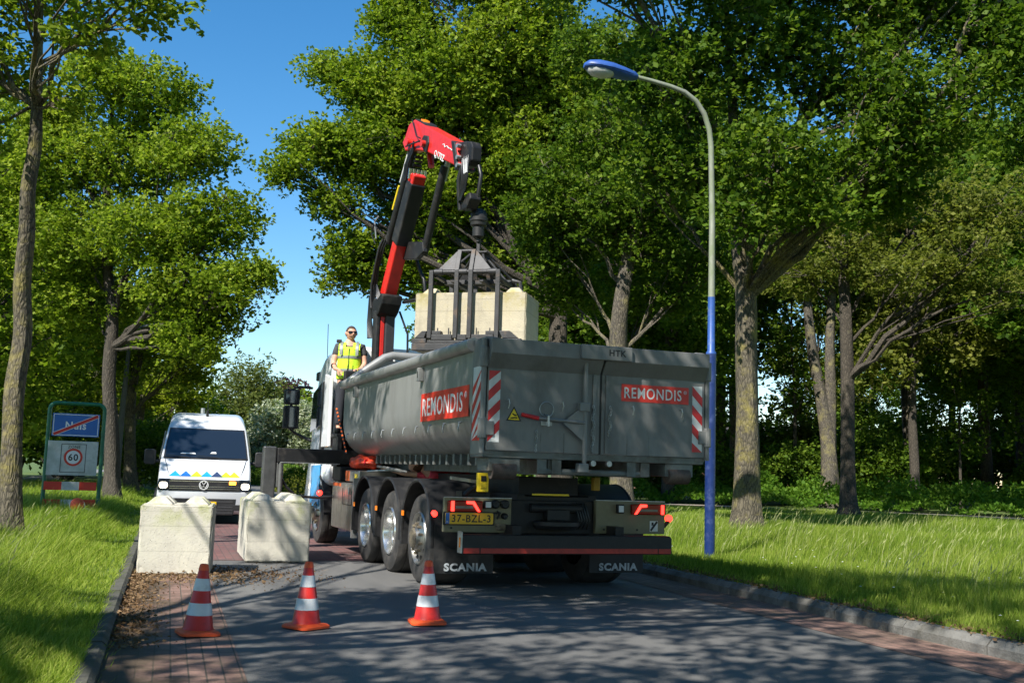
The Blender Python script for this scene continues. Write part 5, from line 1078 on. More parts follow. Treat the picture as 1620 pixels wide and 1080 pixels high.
# stainless tool box, aluminium box on it
g = MB(); g.box(-1.27, -.62, 3.42, 4.95, .36, 1.06); tb = g.build('tool_box', M['steel'], tk, bevel=.02)
g = MB(); g.tube([(-1.273, 3.5, .74), (-1.273, 4.15, .745)], .006, 4); g.tube([(-1.273, 3.5, .74), (-1.273, 3.5, .95)], .006, 4); g.tube([(-1.273, 4.15, .745), (-1.273, 4.15, .98)], .005, 4); g.build('door_seam', M['ink'], tb)
g = MB(); g.tube([(-1.285, 3.65, .90), (-1.285, 3.65, 1.0)], .012, 6); g.build('door_latch', M['galv'], tb)
g = MB(); g.box(-1.2, -.62, 3.45, 4.35, 1.075, 1.25); ab = g.build('battery_box', M['steel'], tk, bevel=.02)
MB().box(-1.2035, -1.2005, 3.50, 3.68, 1.10, 1.20).build('yellow_label', M['yellow2'], ab); MB().box(-1.2035, -1.2005, 4.05, 4.32, 1.09, 1.24).build('orange_label', M['orange'], ab)
MB().box(-1.2725, -1.2705, 4.3, 4.9, 1.0, 1.05).build('orange_strip', M['orange'], tb)
for y in (3.40,): 
    g = MB(); g.box(-1.28, -1.2, y-.03, y+.03, .28, 1.14); g.build('box_bracket', M['galv'], tk)
# battery / tanks far side
g = MB(); g.box(.62, 1.27, 3.45, 5.3, .4, 1.0); g.build('fuel_tank', M['steel'], tk, bevel=.08)
g = MB(); g.tube([(-.95, 3.3, 1.32), (-.95, 2.7, 1.30), (-.95, 2.0, 1.27)], .02, 6); g.tube([(-1.1, 3.3, 1.24), (-.9, 2.8, 1.27), (-.9, 1.9, 1.26)], .015, 6); g.build('guard_rail', M['galv'], tk, smooth=60)
# outrigger: beam, leg, foot, hoses
OY = 4.95
g = MB(); g.box(-2.18, 1.2, OY-.13, OY+.13, 1.33, 1.56); og = g.build('outrigger', M['blackmetal'], tk, bevel=.012)
g = MB(); g.box(-2.12, -1.2, OY-.136, OY-.131, 1.332, 1.345); g.build('beam_edge', M['galv'], og)
g = MB(); g.box(-2.39, -2.19, OY-.09, OY+.09, .62, 1.58); lg1 = g.build('outrigger_leg', mat('leg_steel', (.10, .10, .10), .4, .5, .2, (.05, .05, .05), 4), og, bevel=.02)
g = MB(); g.tube([(-2.29, OY, .16), (-2.29, OY, .66)], .05, 12); g.lathe([(0, .0), (.17, .0), (.17, .03), (.07, .1), (0, .1)], 20, Matrix.Translation((-2.29, OY, .03))); g.build('outrigger_foot', M['blackmetal'], og, smooth=40)
g = MB(); g.box(-2.18, -2.07, OY-.07, OY+.07, .95, 1.33); g.tube([(-2.12, OY-.1, .8), (-2.12, OY-.1, 1.35)], .035, 8); g.build('leg_guide', M['galv'] if 0 else mat('leg_guide_steel', (.16, .16, .155), .45, .5, .2), og, bevel=.01)
g = MB(); g.tube([(-2.1, OY-.05, 1.1), (-2.0, OY-.05, .95), (-1.85, OY-.05, .82), (-1.5, OY, .80), (-1.2, OY, .83), (-.7, OY, .86)], .022, 7); g.build('hydraulic_hose', M['hose'], og, smooth=60)
for z, q in ((1.40, 0),):
    g = MB(Matrix.Translation((-1.50, OY-.15, .88)) @ Matrix.Rotation(R(90), 4, 'X')); g.lathe([(0, .03), (.03, .025), (.045, 0), (.03, -.02)], 14); g.build('red_marker', M['litred'], og, smooth=50)
g = MB(); g.box(-1.2, 1.2, OY-.2, OY+.35, 1.07, 1.30); g.build('crane_base_frame', M['blackmetal'], tk, bevel=.02)
g = MB()
for i, (x, z0, z1) in enumerate(((-1.1, .65, 1.25), (-.98, .6, 1.2), (-.85, .62, 1.25))): g.tube([(x, 5.35, z0), (x, 5.35, z1)], .05-.01*i, 8)
g.box(-1.12, -.8, 5.25, 5.5, .95, 1.1); g.build('air_tank', M['black'], tk, smooth=40)
MB().box(-1.16, -1.02, 5.15, 5.2, .98, 1.09).build('valve_plate', M['galv'], tk, bevel=.01); MB().box(-1.2, -1.1, 5.10, 5.14, .93, 1.0).build('amber_reflector', M['amber'], tk)
# cab
CY0, CY1 = 5.62, 7.95
def cring(y, z0, z1, hw, tw, r): return [(x, y, z) for x, z in rrect(hw, z0, z1, r, 5, tw)]
g = MB(); g.loft([cring(CY0, 1.02, 3.27, 1.20, 1.14, .10), cring(CY0+.4, .95, 3.34, 1.23, 1.15, .16), cring(CY0+1.2, .6, 3.34, 1.24, 1.15, .24), cring(CY0+1.8, .45, 3.20, 1.24, 1.12, .26), cring(CY0+2.1, .43, 2.95, 1.23, 1.08, .2), cring(CY1-.12, .42, 2.80, 1.22, 1.05, .16), cring(CY1, .5, 2.3, 1.14, 1.0, .12)])
cb = g.build('cab', M['white'], tk, smooth=40)
MB().box(-1.15, 1.06, CY0-.03, CY0-.003, 1.1, 2.76).build('cab_rear_wall', M['black'], cb, bevel=.02)
# roof fairing in pale box shape above the rear wall
g = MB(); g.loft([[(x, y, z) for x, z in rrect(hw, 3.17, zt, .05, 3, hw-.06)] for y, zt, hw in ((CY0+.1, 3.34, .98), (CY0+.5, 3.37, .96), (CY0+1.0, 3.37, .92), (CY0+1.3, 3.345, .85))]); g.build('roof_fairing', M['white'], cb, smooth=40)

for s_ in (-1, 1):
    # side air deflector: upright white vane behind the door, darker in front of it
    a, b = sorted((s_*1.22, s_*1.275)); g = MB(); g.prism([(CY0-.10, 1.62), (CY0+.50, 1.62), (CY0+.42, 2.86), (CY0-.06, 2.78)], a, b, 'x'); df = g.build('side_deflector', M['white'], cb, bevel=.015)
    a, b = sorted((s_*1.243, s_*1.25)); g = MB(); g.prism([(CY0+.75, 2.0), (CY0+1.75, 1.9), (CY0+1.6, 2.60), (CY0+.85, 2.74)], a, b, 'x'); g.build('side_window', M['glass'], cb, bevel=.003)
    MB().box(*sorted((s_*1.22, s_*1.262)), CY0+.52, CY0+.70, 1.35, 2.74).build('door_pillar', M['black'], cb)
    g = MB(); g.prism([(CY0+.6, .62), (CY0+1.4, .60), (CY0+1.4, 1.30), (CY0+.6, 1.32)], *sorted((s_*1.242, s_*1.252)), 'x'); g.build('blue_panel', M['blue'], cb)
    g = MB(); g.tube([(s_*1.2, CY1-.35, 2.72), (s_*1.42, CY1-.25, 2.74), (s_*1.56, CY1-.24, 2.68), (s_*1.56, CY1-.24, 1.95), (s_*1.45, CY1-.25, 1.88), (s_*1.2, CY1-.45, 1.75)], .025, 7); ma = g.build('mirror_arm', M['black'], cb, smooth=50)
    for z0, z1, w_ in ((2.40, 2.68, .14), (1.96, 2.38, .14)):
        g = MB(Matrix.Translation((s_*1.56, CY1-.28, 0))); g.prism(rrect(w_, z0, z1, .04, 4), -.07, .07, 'y'); g.build('mirror', M['black'], ma, bevel=.015)
        MB(Matrix.Translation((s_*1.56, CY1-.28, 0))).box(-w_*.82, w_*.82, -.0745, -.0715, z0+.03, z1-.03).build('mirror_glass', mat('mirror_glass', (.08, .09, .10), .05, .8), ma)
    g = MB(); g.box(*sorted((s_*1.0, s_*1.13)), CY1-.5, CY1-.25, 2.86, 3.02); wl_ = g.build('roof_light', M['black'], cb, bevel=.02)
    MB().box(*sorted((s_*1.02, s_*1.11)), CY1-.508, CY1-.502, 2.89, 2.99).build('roof_light_lens', M['tapewhite'], wl_)
    rings = []
    for a in range(0, 181, 12):
        c, s2 = math.cos(R(a)), math.sin(R(a)); rings.append([(s_*1.25, 6.35+.62*c, .5+.62*s2), (s_*.8, 6.35+.62*c, .5+.62*s2), (s_*.8, 6.35+.66*c, .5+.66*s2), (s_*1.25, 6.35+.66*c, .5+.66*s2)])
    g = MB(); g.loft(rings); g.build('front_mudguard', M['black'], tk, smooth=35)
g = MB(); g.add([(-1.0, CY1-.05, 1.6), (1.0, CY1-.05, 1.6), (.95, CY1-.1, 2.6), (-.95, CY1-.1, 2.6)], [(3, 2, 1, 0)]); ws2 = g.build('windscreen', M['glass'], cb); ws2.location = (0, .1, 0)
g = MB(); g.tube([(-1.0, CY1-.6, 3.0), (-1.02, CY1-.6, 3.9)], .006, 4); g.build('aerial', M['ink'], cb)
# striped rod (black and yellow) standing beside the cab rear
g = MB(); g.tube([(-1.20, 5.30, 2.25), (-1.12, 4.72, 1.50)], .014, 6); rd_ = g.build('warning_rod', M['ink'], tk)
g = MB()
for i in range(12):
    a = Vector((-1.20, 5.30, 2.25)); b = Vector((-1.12, 4.72, 1.50)); g.tube([a.lerp(b, i/12+.01), a.lerp(b, i/12+.045)], .0155, 6)
g.build('rod_bands', M['orange'], rd_)
# control platform
g = MB(); g.box(-1.22, -.62, 5.05, 5.60, 1.78, 1.83); g.box(-1.2, -1.14, 5.05, 5.5, 1.3, 1.78); g.box(-.7, -.64, 5.05, 5.5, 1.3, 1.78); g.build('platform', M['blackmetal'], tk)
g = MB(); g.box(-1.18, -.62, 4.86, 5.0, 2.55, 2.84); g.box(-.95, -.85, 4.9, 4.98, 1.83, 2.55); cp2 = g.build('control_stand', M['black'], tk, bevel=.02)
for i in range(6):
    g = MB(); x = -1.13+.085*i; g.tube([(x, 4.93, 2.83), (x, 4.91, 2.93)], .007, 5); g.build('control_lever', M['yellow2'] if i in (2, 4) else M['ink'], cp2)
# orange tarp bundle lying on the frame
tr_ = thing('rolled_tarpaulin', "crumpled orange-red tarpaulin tucked under the front end of the container", 'tarpaulin', TM @ Vector((-.95, 4.15, 1.31)), TZ)
bm = bmesh.new(); bmesh.ops.create_icosphere(bm, subdivisions=4, radius=1)
for v in bm.verts:
    n_ = .07*math.sin(v.co.x*5+v.co.z*4)*math.sin(v.co.y*6+2)+.03*math.sin(v.co.z*9+v.co.x*5+v.co.y*11); v.co = Vector((v.co.x*.22, v.co.y*.50*(1+n_), max(-.6, v.co.z)*.12*(1+2*n_)+.045))*(1+n_)
me = bpy.data.meshes.new('tarpaulin'); bm.to_mesh(me); bm.free(); me.materials.append(M['tarp']); me.polygons.foreach_set('use_smooth', [True]*len(me.polygons)); o = bpy.data.objects.new('tarpaulin', me); COL.objects.link(o); o.parent = tr_
g = MB(); g.tube([(-.12, -.5, .03), (-.10, -.42, .10), (.1, -.42, .08)], .012, 6); g.build('strap', M['tapered'], tr_)
# bumper-side small: rubbish filter

# ------------------------------------------------------------------ loader crane (part of the truck)
CP = Vector((-2.12, 17.6, 0)); CH_ = Vector((.4632, -.8863, 0)); CN = Vector((-CH_.y, CH_.x, 0))   # plane of the boom, and its normal
def C3(s_, z, n_=0): return TI @ (CP+CH_*s_+CN*n_+Vector((0, 0, z)))
def cslab(poly, n0, n1): g = MB(); g.loft([[C3(s_, z, n0) for s_, z in poly], [C3(s_, z, n1) for s_, z in poly]]); return g
def cbox(g, a, b, w0, w1, n0, n1):
    "box beam between two points of the boom plane with half heights w0, w1"
    a = Vector(a); b = Vector(b); d = (b-a).normalized(); p = Vector((-d.y, d.x)); q = [a-p*w0, b-p*w1, b+p*w1, a+p*w0]
    g.loft([[C3(v.x, v.y, n0) for v in q], [C3(v.x, v.y, n1) for v in q]]); return g
g = MB(); g.loft([[TI @ (CP+Vector((r*math.cos(2*math.pi*j/16), r*math.sin(2*math.pi*j/16), z))) for j in range(16)] for r, z in ((.26, 1.2), (.26, 1.6), (.22, 1.75), (.20, 1.95))])
cr = g.build('crane', mat('crane_dark_column', (.035, .035, .04), .35, .3), tk, smooth=40)
cbox(MB(), (.0, 1.9), (-.0, 3.92), .10, .10, -.04, .13).build('column_mast', mat('mast_grey', (.05, .05, .055), .45, .3), cr, bevel=.02)
cbox(MB(), (.0, 1.9), (-.0, 3.80), .07, .07, -.115, -.045).build('column_cover', M['redpaint'], cr, bevel=.01)
cbox(MB(), (.0, 1.9), (-.0, 3.90), .08, .08, -.21, -.12).build('mast_cylinder', M['black'], cr, bevel=.03)
cslab([(-.18, 3.78), (-.02, 3.74), (.16, 3.84), (.30, 3.98), (.34, 4.12), (.22, 4.16), (.08, 4.08), (-.10, 4.12), (-.2, 4.0)], -.20, .15).build('column_head', M['blackmetal'], cr, bevel=.02)
g = MB()
for n_ in (-.14, -.07, .0, .07): g.tube([C3(-.1, 3.8, n_), C3(.0, 3.98, n_+.02), C3(-.02, 4.1, n_), C3(-.2, 4.0, n_)], .018, 6)
g.build('pipe_bundle', M['galv'], cr, smooth=60)
cbox(MB(), (-.06, 3.98), (.56, 5.03), .12, .11, -.11, .11).build('main_boom', M['redpaint'], cr, bevel=.02)
cbox(MB(), (.52, 4.96), (1.08, 5.86), .14, .135, -.125, .125).build('inner_boom', M['black'], cr, bevel=.02)
cbox(MB(), (1.05, 5.80), (1.16, 5.98), .11, .11, -.11, .11).build('boom_collar', M['redpaint'], cr, bevel=.02)
g = MB()
for n_ in (-.13, -.07, 0, .07, .13): g.tube([C3(1.10, 5.90, n_), C3(1.14, 6.06, n_)], .03, 8)
g.build('collar_fittings', M['tapewhite'] if 0 else M['chrome'], cr, smooth=50)
g = MB()
for i in range(5): g.box(*(0, 0, 0, 0, 0, 0)) if 0 else g.tube([C3(1.02+.035*i, 6.02+.06*i, -.07), C3(1.02+.035*i, 6.02+.06*i, .07)], .022, 6)
g.build('hose_rollers', M['black'], cr, smooth=50)
# left tube (yellow mark) and right tube
def ctube(a, b, r, n_, nm_, mt, k=12): g = MB(); g.tube([C3(a[0], a[1], n_), C3(b[0], b[1], n_)], r, k); return g.build(nm_, mt, cr, smooth=50)
ctube((.0, 5.06), (1.02, 6.50), .066, -.02, 'extension_cylinder', M['black'])
ctube((.255, 5.58), (.50, 5.93), .022, -.062, 'yellow_label', M['yellow2'], 8); ctube((.535, 5.98), (.84, 6.42), .016, -.062, 'white_lettering', M['tapewhite'], 8)
cslab([(.42, 4.72), (.62, 4.98), (1.30, 4.86), (1.34, 4.70), (1.05, 4.62)], .06, .14).build('cylinder_bracket', M['black'], cr, bevel=.01)
ctube((1.22, 4.68), (1.90, 5.95), .062, .13, 'fly_cylinder', M['black']); ctube((1.80, 5.75), (2.02, 6.2), .045, .17, 'piston_rod', M['galv'])
ctube((1.45, 6.05), (1.30, 6.45), .05, .1, 'red_link', M['redpaint'])
g = MB()
for n_, o_ in ((-.25, 0), (-.29, .03), (-.21, -.03)): g.tube([C3(-.16, 3.95, n_+.08), C3(-.24+o_, 4.15, n_+.08), C3(-.2, 4.35, n_+.08), C3(-.1+o_, 4.65, n_+.08), C3(.02, 4.95, n_+.10), C3(.05, 5.1, n_+.15)], .022, 7)
g.tube([C3(.02, 5.02, -.26), C3(-.08, 5.2, -.30), C3(.0, 5.35, -.29), C3(.12, 5.25, -.27)], .012, 6); g.build('hose_bundle', M['hose'], cr, smooth=60)
g = MB(); g.tube([C3(.05, 5.1, -.26), C3(.0, 5.4, -.28), C3(.14, 5.46, -.27)], .012, 6); g.build('clip_hose', M['galv'], cr, smooth=60)
g = MB(); g.tube([C3(.62, 4.9, .2), C3(.72, 4.55, .26), C3(.85, 4.35, .30), C3(.9, 4.0, .34), C3(.55, 4.05, .3), C3(.2, 4.05, .22)], .03, 8); g.tube([C3(.1, 3.9, .2), C3(.35, 3.5, .26), C3(.3, 2.9, .3)], .018, 6); g.build('rear_hose', M['hose'], cr, smooth=60)
g = MB()
for i in range(6):
    a = i*.035; g.tube([C3(-.16-a*.4, 3.45, -.15-a*.4), C3(-.24-a, 3.75, -.17), C3(-.22-a*.6, 4.0+a, -.19), C3(-.05, 4.16+a, -.17), C3(.04+a, 4.02, -.16), C3(-.02+a, 3.86, -.15)], .013, 6)
g.build('hose_clutter', M['hose'], cr, smooth=60); g = MB()
for i in range(4): g.tube([C3(.90+.03*i, 5.9, -.14), C3(.96+.05*i, 6.15, -.16), C3(1.12+.05*i, 6.3, -.15), C3(1.25, 6.42+.02*i, -.145)], .013, 6)
g.build('hose_clutter', M['hose'], cr, smooth=60)
# jib
jib = [(.98, 6.83), (1.20, 6.85), (1.30, 6.80), (2.88, 6.02), (3.0, 5.62), (1.75, 6.18), (1.12, 6.38), (.86, 6.42), (.72, 6.60), (.82, 6.66)]
jb = cslab(jib, -.13, .13).build('jib', M['redpaint'], cr, bevel=.02)
cslab([(1.12, 6.84), (1.20, 6.87), (1.60, 6.68), (1.62, 6.64)], -.1, .1).build('jib_cover', M['black'], cr)
cslab([(1.30, 6.85), (1.42, 6.79), (1.44, 6.72), (1.32, 6.76)], -.05, .05).build('amber_lamp', M['amber'], cr)
cslab([(1.68, 6.46), (1.85, 6.40), (1.88, 6.28), (1.80, 6.14), (1.70, 6.20), (1.55, 6.38)], -.155, .155).build('pivot_plate', M['black'], cr, bevel=.015)
g = MB(); g.tube([C3(1.74, 6.30, -.215), C3(1.74, 6.30, .215)], .055, 14); g.tube([C3(1.08, 6.50, -.2), C3(1.08, 6.50, .2)], .06, 14); g.build('pivot_pin', M['redpaint'], cr, smooth=40)
g = MB(); g.tube([C3(1.0, 6.45, -.175), C3(1.3, 6.42, -.18), C3(1.6, 6.38, -.18)], .014, 6); g.tube([C3(1.22, 6.84, -.17), C3(1.45, 6.50, -.18), C3(1.62, 6.42, -.18)], .010, 6); g.build('jib_hose', M['hose'], cr, smooth=60)
def ctext(body, s0, z0, wd, ht, ang, mt): 
    o_ = C3(s0, z0, -.1325); rt = (C3(s0+math.cos(ang), z0+math.sin(ang))-C3(s0, z0)); up_ = (C3(s0-math.sin(ang), z0+math.cos(ang))-C3(s0, z0)); return text(body, 'lettering', mt, cr, o_, rt, up_, wd, ht, .02, .003)
ctext('Q170Z', 2.28, 5.97, .42, .12, -.46, M['signwhite'])
g = MB(); g.tube([C3(2.40+.045*i, 6.12-.022*i+.025*math.sin(i*2.2)*(1 if i < 5 else .3), -.135) for i in range(9)], .006, 4); g.build('script_mark', M['signwhite'], cr)
cslab([(2.72, 6.10), (2.86, 6.03), (3.0, 5.60), (2.90, 5.60)], -.15, .15).build('tip_plate', M['black'], cr, bevel=.015)
cslab([(2.88, 6.04), (3.08, 6.0), (3.26, 5.95), (3.33, 5.86), (3.32, 5.66), (3.22, 5.60), (3.05, 5.62), (2.95, 5.62)], -.08, .08).build('tip_head', M['blackmetal'], cr, bevel=.02)
for s_, z in ((2.97, 5.95), (2.97, 5.78), (2.98, 5.66)): MB().tube([C3(s_, z, -.16), C3(s_, z, -.10)], .035, 8).build('tip_bolt', M['galv'], cr, smooth=40)
g = MB()
for i in range(5): g.tube([C3(3.12+.05*i, 5.72, -.13), C3(3.16+.05*i, 5.60, -.15), C3(3.18+.045*i, 5.42, -.15), C3(3.10+.04*i, 5.25, -.13), C3(3.02+.02*i, 5.12, -.12)], .014, 6)
g.build('tip_hose', M['hose'], cr, smooth=60)
g = MB()
for i in range(3): g.tube([C3(3.22+.05*i, 5.68, -.145), C3(3.25+.05*i, 5.58, -.165), C3(3.27+.045*i, 5.46, -.165)], .0085, 5)
g.build('bright_pipe', M['tapewhite'], cr, smooth=60)
g = MB(); g.tube([C3(3.05, 5.62, -.1), C3(3.0, 5.45, -.12), C3(2.98, 5.25, -.1), C3(3.0, 5.0, -.08)], .035, 8); g.tube([C3(3.3, 5.6, .05), C3(3.38, 5.45, .05), C3(3.3, 5.15, .05)], .03, 8); g.build('thick_hose', M['hose'], cr, smooth=60)
cslab([(3.0, 5.14), (3.30, 5.20), (3.34, 5.10), (3.22, 4.98), (3.06, 4.98)], -.09, .09).build('rotator_yoke', M['blackmetal'], cr, bevel=.02)
RX = TI @ Matrix.Translation((-.53, 14.90, 0))
g = MB(RX); g.lathe([(.05, 5.02), (.09, 5.0), (.12, 4.95), (.12, 4.90), (.135, 4.89), (.135, 4.84), (.12, 4.83), (.115, 4.78), (.085, 4.76), (.085, 4.62), (.06, 4.60)], 22); g.build('rotator', M['hose'] if 0 else mat('rotator_black', (.03, .03, .03), .5, .3), cr, smooth=40)
# ------------------------------------------------------------------ block clamp
GO = Vector((-.50, 14.93, 0)); gc = thing('block_clamp', 'black steel clamp with four upright bars gripping the lifted concrete block', 'clamp', GO, LR)
g = MB(); g.box(-.045, .005, -.03, .03, 4.36, 4.62); g.tube([(-.02, -.06, 4.57), (-.02, .06, 4.57)], .028, 10); g.build('hanger_bar', M['grab'], gc, bevel=.005)
g = MB(); g.box(-.17, .13, -.10, .10, 4.375, 4.40); g.build('head_plate', M['grab'], gc, bevel=.004)
bx = (-.55, -.18, .02, .41)
for s_ in (-1, 1):
    y = s_*.455
    for i, x in enumerate(bx):
        zt = 4.05 if i in (0, 3) else 4.36
        g = MB(); a, b = sorted((y, y+s_*.05)); g.box(x-.03, x+.03, a, b, 3.10, zt-.31 if i in (1, 2) else zt)
        if i in (1, 2): g.loft([[(x-.03, yy-.025, z), (x+.03, yy-.025, z), (x+.03, yy+.025, z), (x-.03, yy+.025, z)] for yy, z in ((y+s_*.025, 4.05), (s_*.36, 4.36))])
        g.build('grip_bar', M['grab'], gc, bevel=.004)
    for xa, xb in ((-.205, -.46), (.05, .31)):
        g = MB(); yb = y+s_*.02; yt = s_*.36; xi = xa+(.03 if xb < xa else -.03)
        p = [(xi, yb, 4.06), (xb, yb, 4.06), (xa, yt, 4.36), (xi, yt, 4.36)]; g.loft([p, [(a, b+.018, c) for a, b, c in p]]); g.build('gusset_plate', M['grab'], gc)
    g = MB(); g.tube([(-.56, y, 4.03), (.42, y, 4.03)], .032, 12); g.build('cross_tube', M['grab'], gc, smooth=50)
    g = MB()
    for x in (-.45, -.10, .33): g.tube([(x-.06, y, 4.03), (x+.06, y, 4.03)], .046, 12)
    g.build('sleeve', M['grab'], gc, smooth=40)
    g = MB(); g.tube([(-.2, s_*.36, 4.345), (.05, s_*.36, 4.345)], .026, 10); g.build('upper_tube', M['grab'], gc, smooth=50)
    # gripping jaw
    a, b = sorted((s_*.405, s_*.50)); 
    g = MB(); g.box(-.80, .78, a, b, 2.93, 3.03); g.build('jaw_beam', M['grab'], gc, bevel=.006)
    g = MB(); g.box(-.80, -.59, a, b, 3.034, 3.095); g.box(-.575, .40, a, b, 3.034, 3.068); g.box(.44, .76, a, b, 3.034, 3.095)
    g.prism([(-.76, 3.10), (-.62, 3.10), (-.585, 3.20), (-.65, 3.20)], a, b, 'y'); g.prism([(.72, 3.10), (.50, 3.10), (.45, 3.20), (.60, 3.20)], a, b, 'y')
    for x0, x1 in ((-.515, -.22), (-.14, -.015), (.06, .37)): g.box(x0, x1, a, b, 3.075, 3.15)
    g.box(-.51, -.38, a, b, 3.152, 3.20); g.box(.26, .38, a, b, 3.152, 3.20); g.build('jaw_segments', M['grab'], gc, bevel=.005)
    g = MB()
    for x in (-.44, -.28, .12, .31): g.tube([(x, (a+b)/2, 3.15), (x, (a+b)/2, 3.245)], .009, 6)
    g.build('jaw_bolt', M['grab'], gc)
g = MB()
for x in (-.5, .36): g.box(x-.03, x+.03, -.44, .44, 3.96, 4.0)
g.box(-.5, .36, -.05, .05, 3.93, 3.99); g.box(-.3, -.24, -.4, .4, 3.90, 3.95); g.box(.12, .18, -.4, .4, 3.90, 3.95); g.build('centre_frame', M['grab'], gc, bevel=.005)
for (a, b) in (((-.1, -.05, 4.38), (-.32, -.36, 4.06)), ((.06, -.05, 4.38), (.2, -.34, 4.06)), ((.08, .04, 4.38), (.40, .40, 4.05)), ((-.1, .05, 4.38), (-.45, .40, 4.05)), ((.05, .0, 4.38), (.38, .02, 4.0))):
    g = MB(); g.tube([a, b], .018, 8); g.build('brace', M['grab'], gc, smooth=50)
g = MB(); g.tube([(.44, .2, 4.02), (.56, .2, 3.99), (.58, .2, 3.80)], .03, 8); g.build('side_arm', M['grab'], gc)

# ------------------------------------------------------------------ people
def skin(name, V, E, Rr, mt, parent, sub=2, root=0, smooth=True):
    me = bpy.data.meshes.new(name); me.from_pydata([tuple(v) for v in V], E, []); o = bpy.data.objects.new(name, me); COL.objects.link(o)
    md = o.modifiers.new('skin', 'SKIN'); md.use_smooth_shade = True
    for i, d in enumerate(me.skin_vertices[0].data):
        r = Rr[i]; d.radius = r if isinstance(r, tuple) else (r, r); d.use_root = (i == root)
    sb = o.modifiers.new('sub', 'SUBSURF'); sb.levels = sb.render_levels = sub
    bpy.context.view_layer.update(); dg = bpy.context.evaluated_depsgraph_get(); m2 = bpy.data.meshes.new_from_object(o.evaluated_get(dg)); bpy.data.objects.remove(o)
    m2.materials.clear(); m2.materials.append(mt); m2.name = name; m2.polygons.foreach_set('use_smooth', [True]*len(m2.polygons))
    o = bpy.data.objects.new(name, m2); COL.objects.link(o); o.parent = parent; return o
def headmesh(c, fwd, h=.235, w_=.155, dp=.195):
    "face shaped from a sphere: brow, nose, chin, ears"
    bm = bmesh.new(); bmesh.ops.create_uvsphere(bm, u_segments=32, v_segments=24, radius=1)
    a = math.atan2(fwd[1], fwd[0])+math.pi/2; Rm = Matrix.Rotation(a, 4, 'Z') @ Matrix.Rotation(fwd[2], 4, 'X')
    for v in bm.verts:
        x, y, z = v.co; f = max(0, -y)
        ww = 1-.25*max(0, -z)**1.5; X = x*w_/2*ww; Yv = y*dp/2*(1-.12*max(0, -z)); Z = z*h/2
        if f > .3:
            Yv += .008*math.exp(-((z-.12)/.12)**2)*(1 if abs(x) > .12 else 0)*math.exp(-((abs(x)-.4)/.2)**2)   # eye hollows
            Yv -= .026*math.exp(-(x/.13)**2)*math.exp(-((z+.16)/.17)**2)                                    # nose
            Yv -= .008*math.exp(-(x/.35)**2)*math.exp(-((z+.5)/.09)**2)                                     # lips
            Yv -= .012*math.exp(-(x/.4)**2)*math.exp(-((z+.82)/.16)**2)                                     # chin
            Yv -= .006*math.exp(-((z-.26)/.08)**2)
        if abs(x) > .93 and -.25 < z < .25 and abs(y) < .3: X += .016*(1 if x > 0 else -1)
        v.co = Rm @ Vector((X, Yv, Z))+Vector(c)
    return bm, Rm
def join_into(o, bm):
    b2 = bmesh.new(); b2.from_mesh(o.data); me = bpy.data.meshes.new('t'); bm.to_mesh(me); b2.from_mesh(me); b2.to_mesh(o.data); b2.free(); bm.free(); bpy.data.meshes.remove(me)
    o.data.polygons.foreach_set('use_smooth', [True]*len(o.data.polygons))
def hand_chain(V, E, Rr, iw, wrist, dirv, palmn, side, curl=.6, ln=.085):
    "palm and five bent fingers grown from the wrist vertex"
    d = Vector(dirv).normalized(); n = Vector(palmn).normalized(); s = d.cross(n).normalized()*side
    w = Vector(wrist); pc = w+d*.055; V.append(pc); Rr.append((.036, .016)); ip = len(V)-1; E.append((iw, ip)); 
    V.append(w+d*.085); Rr.append((.036, .014)); iq = len(V)-1; E.append((ip, iq))
    for k, (o_, l_) in enumerate(((-.032, .85), (-.011, 1.0), (.011, .95), (.031, .75))):
        p = w+d*.092+s*o_; prev = iq; dd = d.copy()
        for j in range(3):
            V.append(p.copy()); Rr.append((.0085-.001*j,)*2); E.append((prev, len(V)-1)); prev = len(V)-1
            dd = (dd*math.cos(curl*.75)+n*math.sin(curl*.75)).normalized(); p = p+dd*ln*.38*l_
            n2 = n
        V.append(p.copy()); Rr.append((.006, .006)); E.append((prev, len(V)-1))
    p = w+d*.035-s*.04+n*.01; V.append(p); Rr.append((.011, .011)); E.append((ip, len(V)-1)); V.append(p+(d-s*.5+n*.5).normalized()*.04); Rr.append((.009, .009)); E.append((len(V)-2, len(V)-1))
PW = TM @ Vector((-1.0, 5.42, 1.83)); PW.z = 1.84
pe = thing('person', 'person in a yellow hi-vis vest and sunglasses standing at the crane controls', 'person', PW, .05)
V = []; E = []; Rr = []
def av(p, r, pr=None): V.append(Vector(p)); Rr.append(r if isinstance(r, tuple) else (r, r)); i = len(V)-1; (E.append((pr, i)) if pr is not None else None); return i
pel = av((0, 0, .96), (.15, .11)); sp = av((0, .0, 1.12), (.135, .10), pel); chn = av((0, .01, 1.33), (.165, .115), sp); ub = av((0, .02, 1.45), (.12, .08), chn); nk = av((0, .015, 1.54), .064, ub); hd = av((0, .0, 1.61), .06, nk)
LIMB = {}
for s_ in (-1, 1):
    sh = av((s_*.185, .02, 1.44), .062, ub); el = av((s_*.245, -.03, 1.16), .044, sh); fm = av((s_*.20, -.16, 1.06), .038, el); wr = av((s_*.115 if s_ < 0 else .12, -.30, 1.02), (.028, .022), fm)
    hand_chain(V, E, Rr, wr, V[wr], (-.1*s_, -.7, -.25), (0, -.3, -1), s_, .9)
    hp2 = av((s_*.095, 0, .90), .095, pel); kn = av((s_*.11, -.02, .49), .06, hp2); an = av((s_*.12, .02, .09), .042, kn); to = av((s_*.125, -.10, .045), .028, an)
bo = skin('body', V, E, Rr, M['skin'], pe)
HC = (0.01, -.02, 1.665); fw = (.42, -.9, 0.); pe.scale = (1.06, 1.05, 1.0)
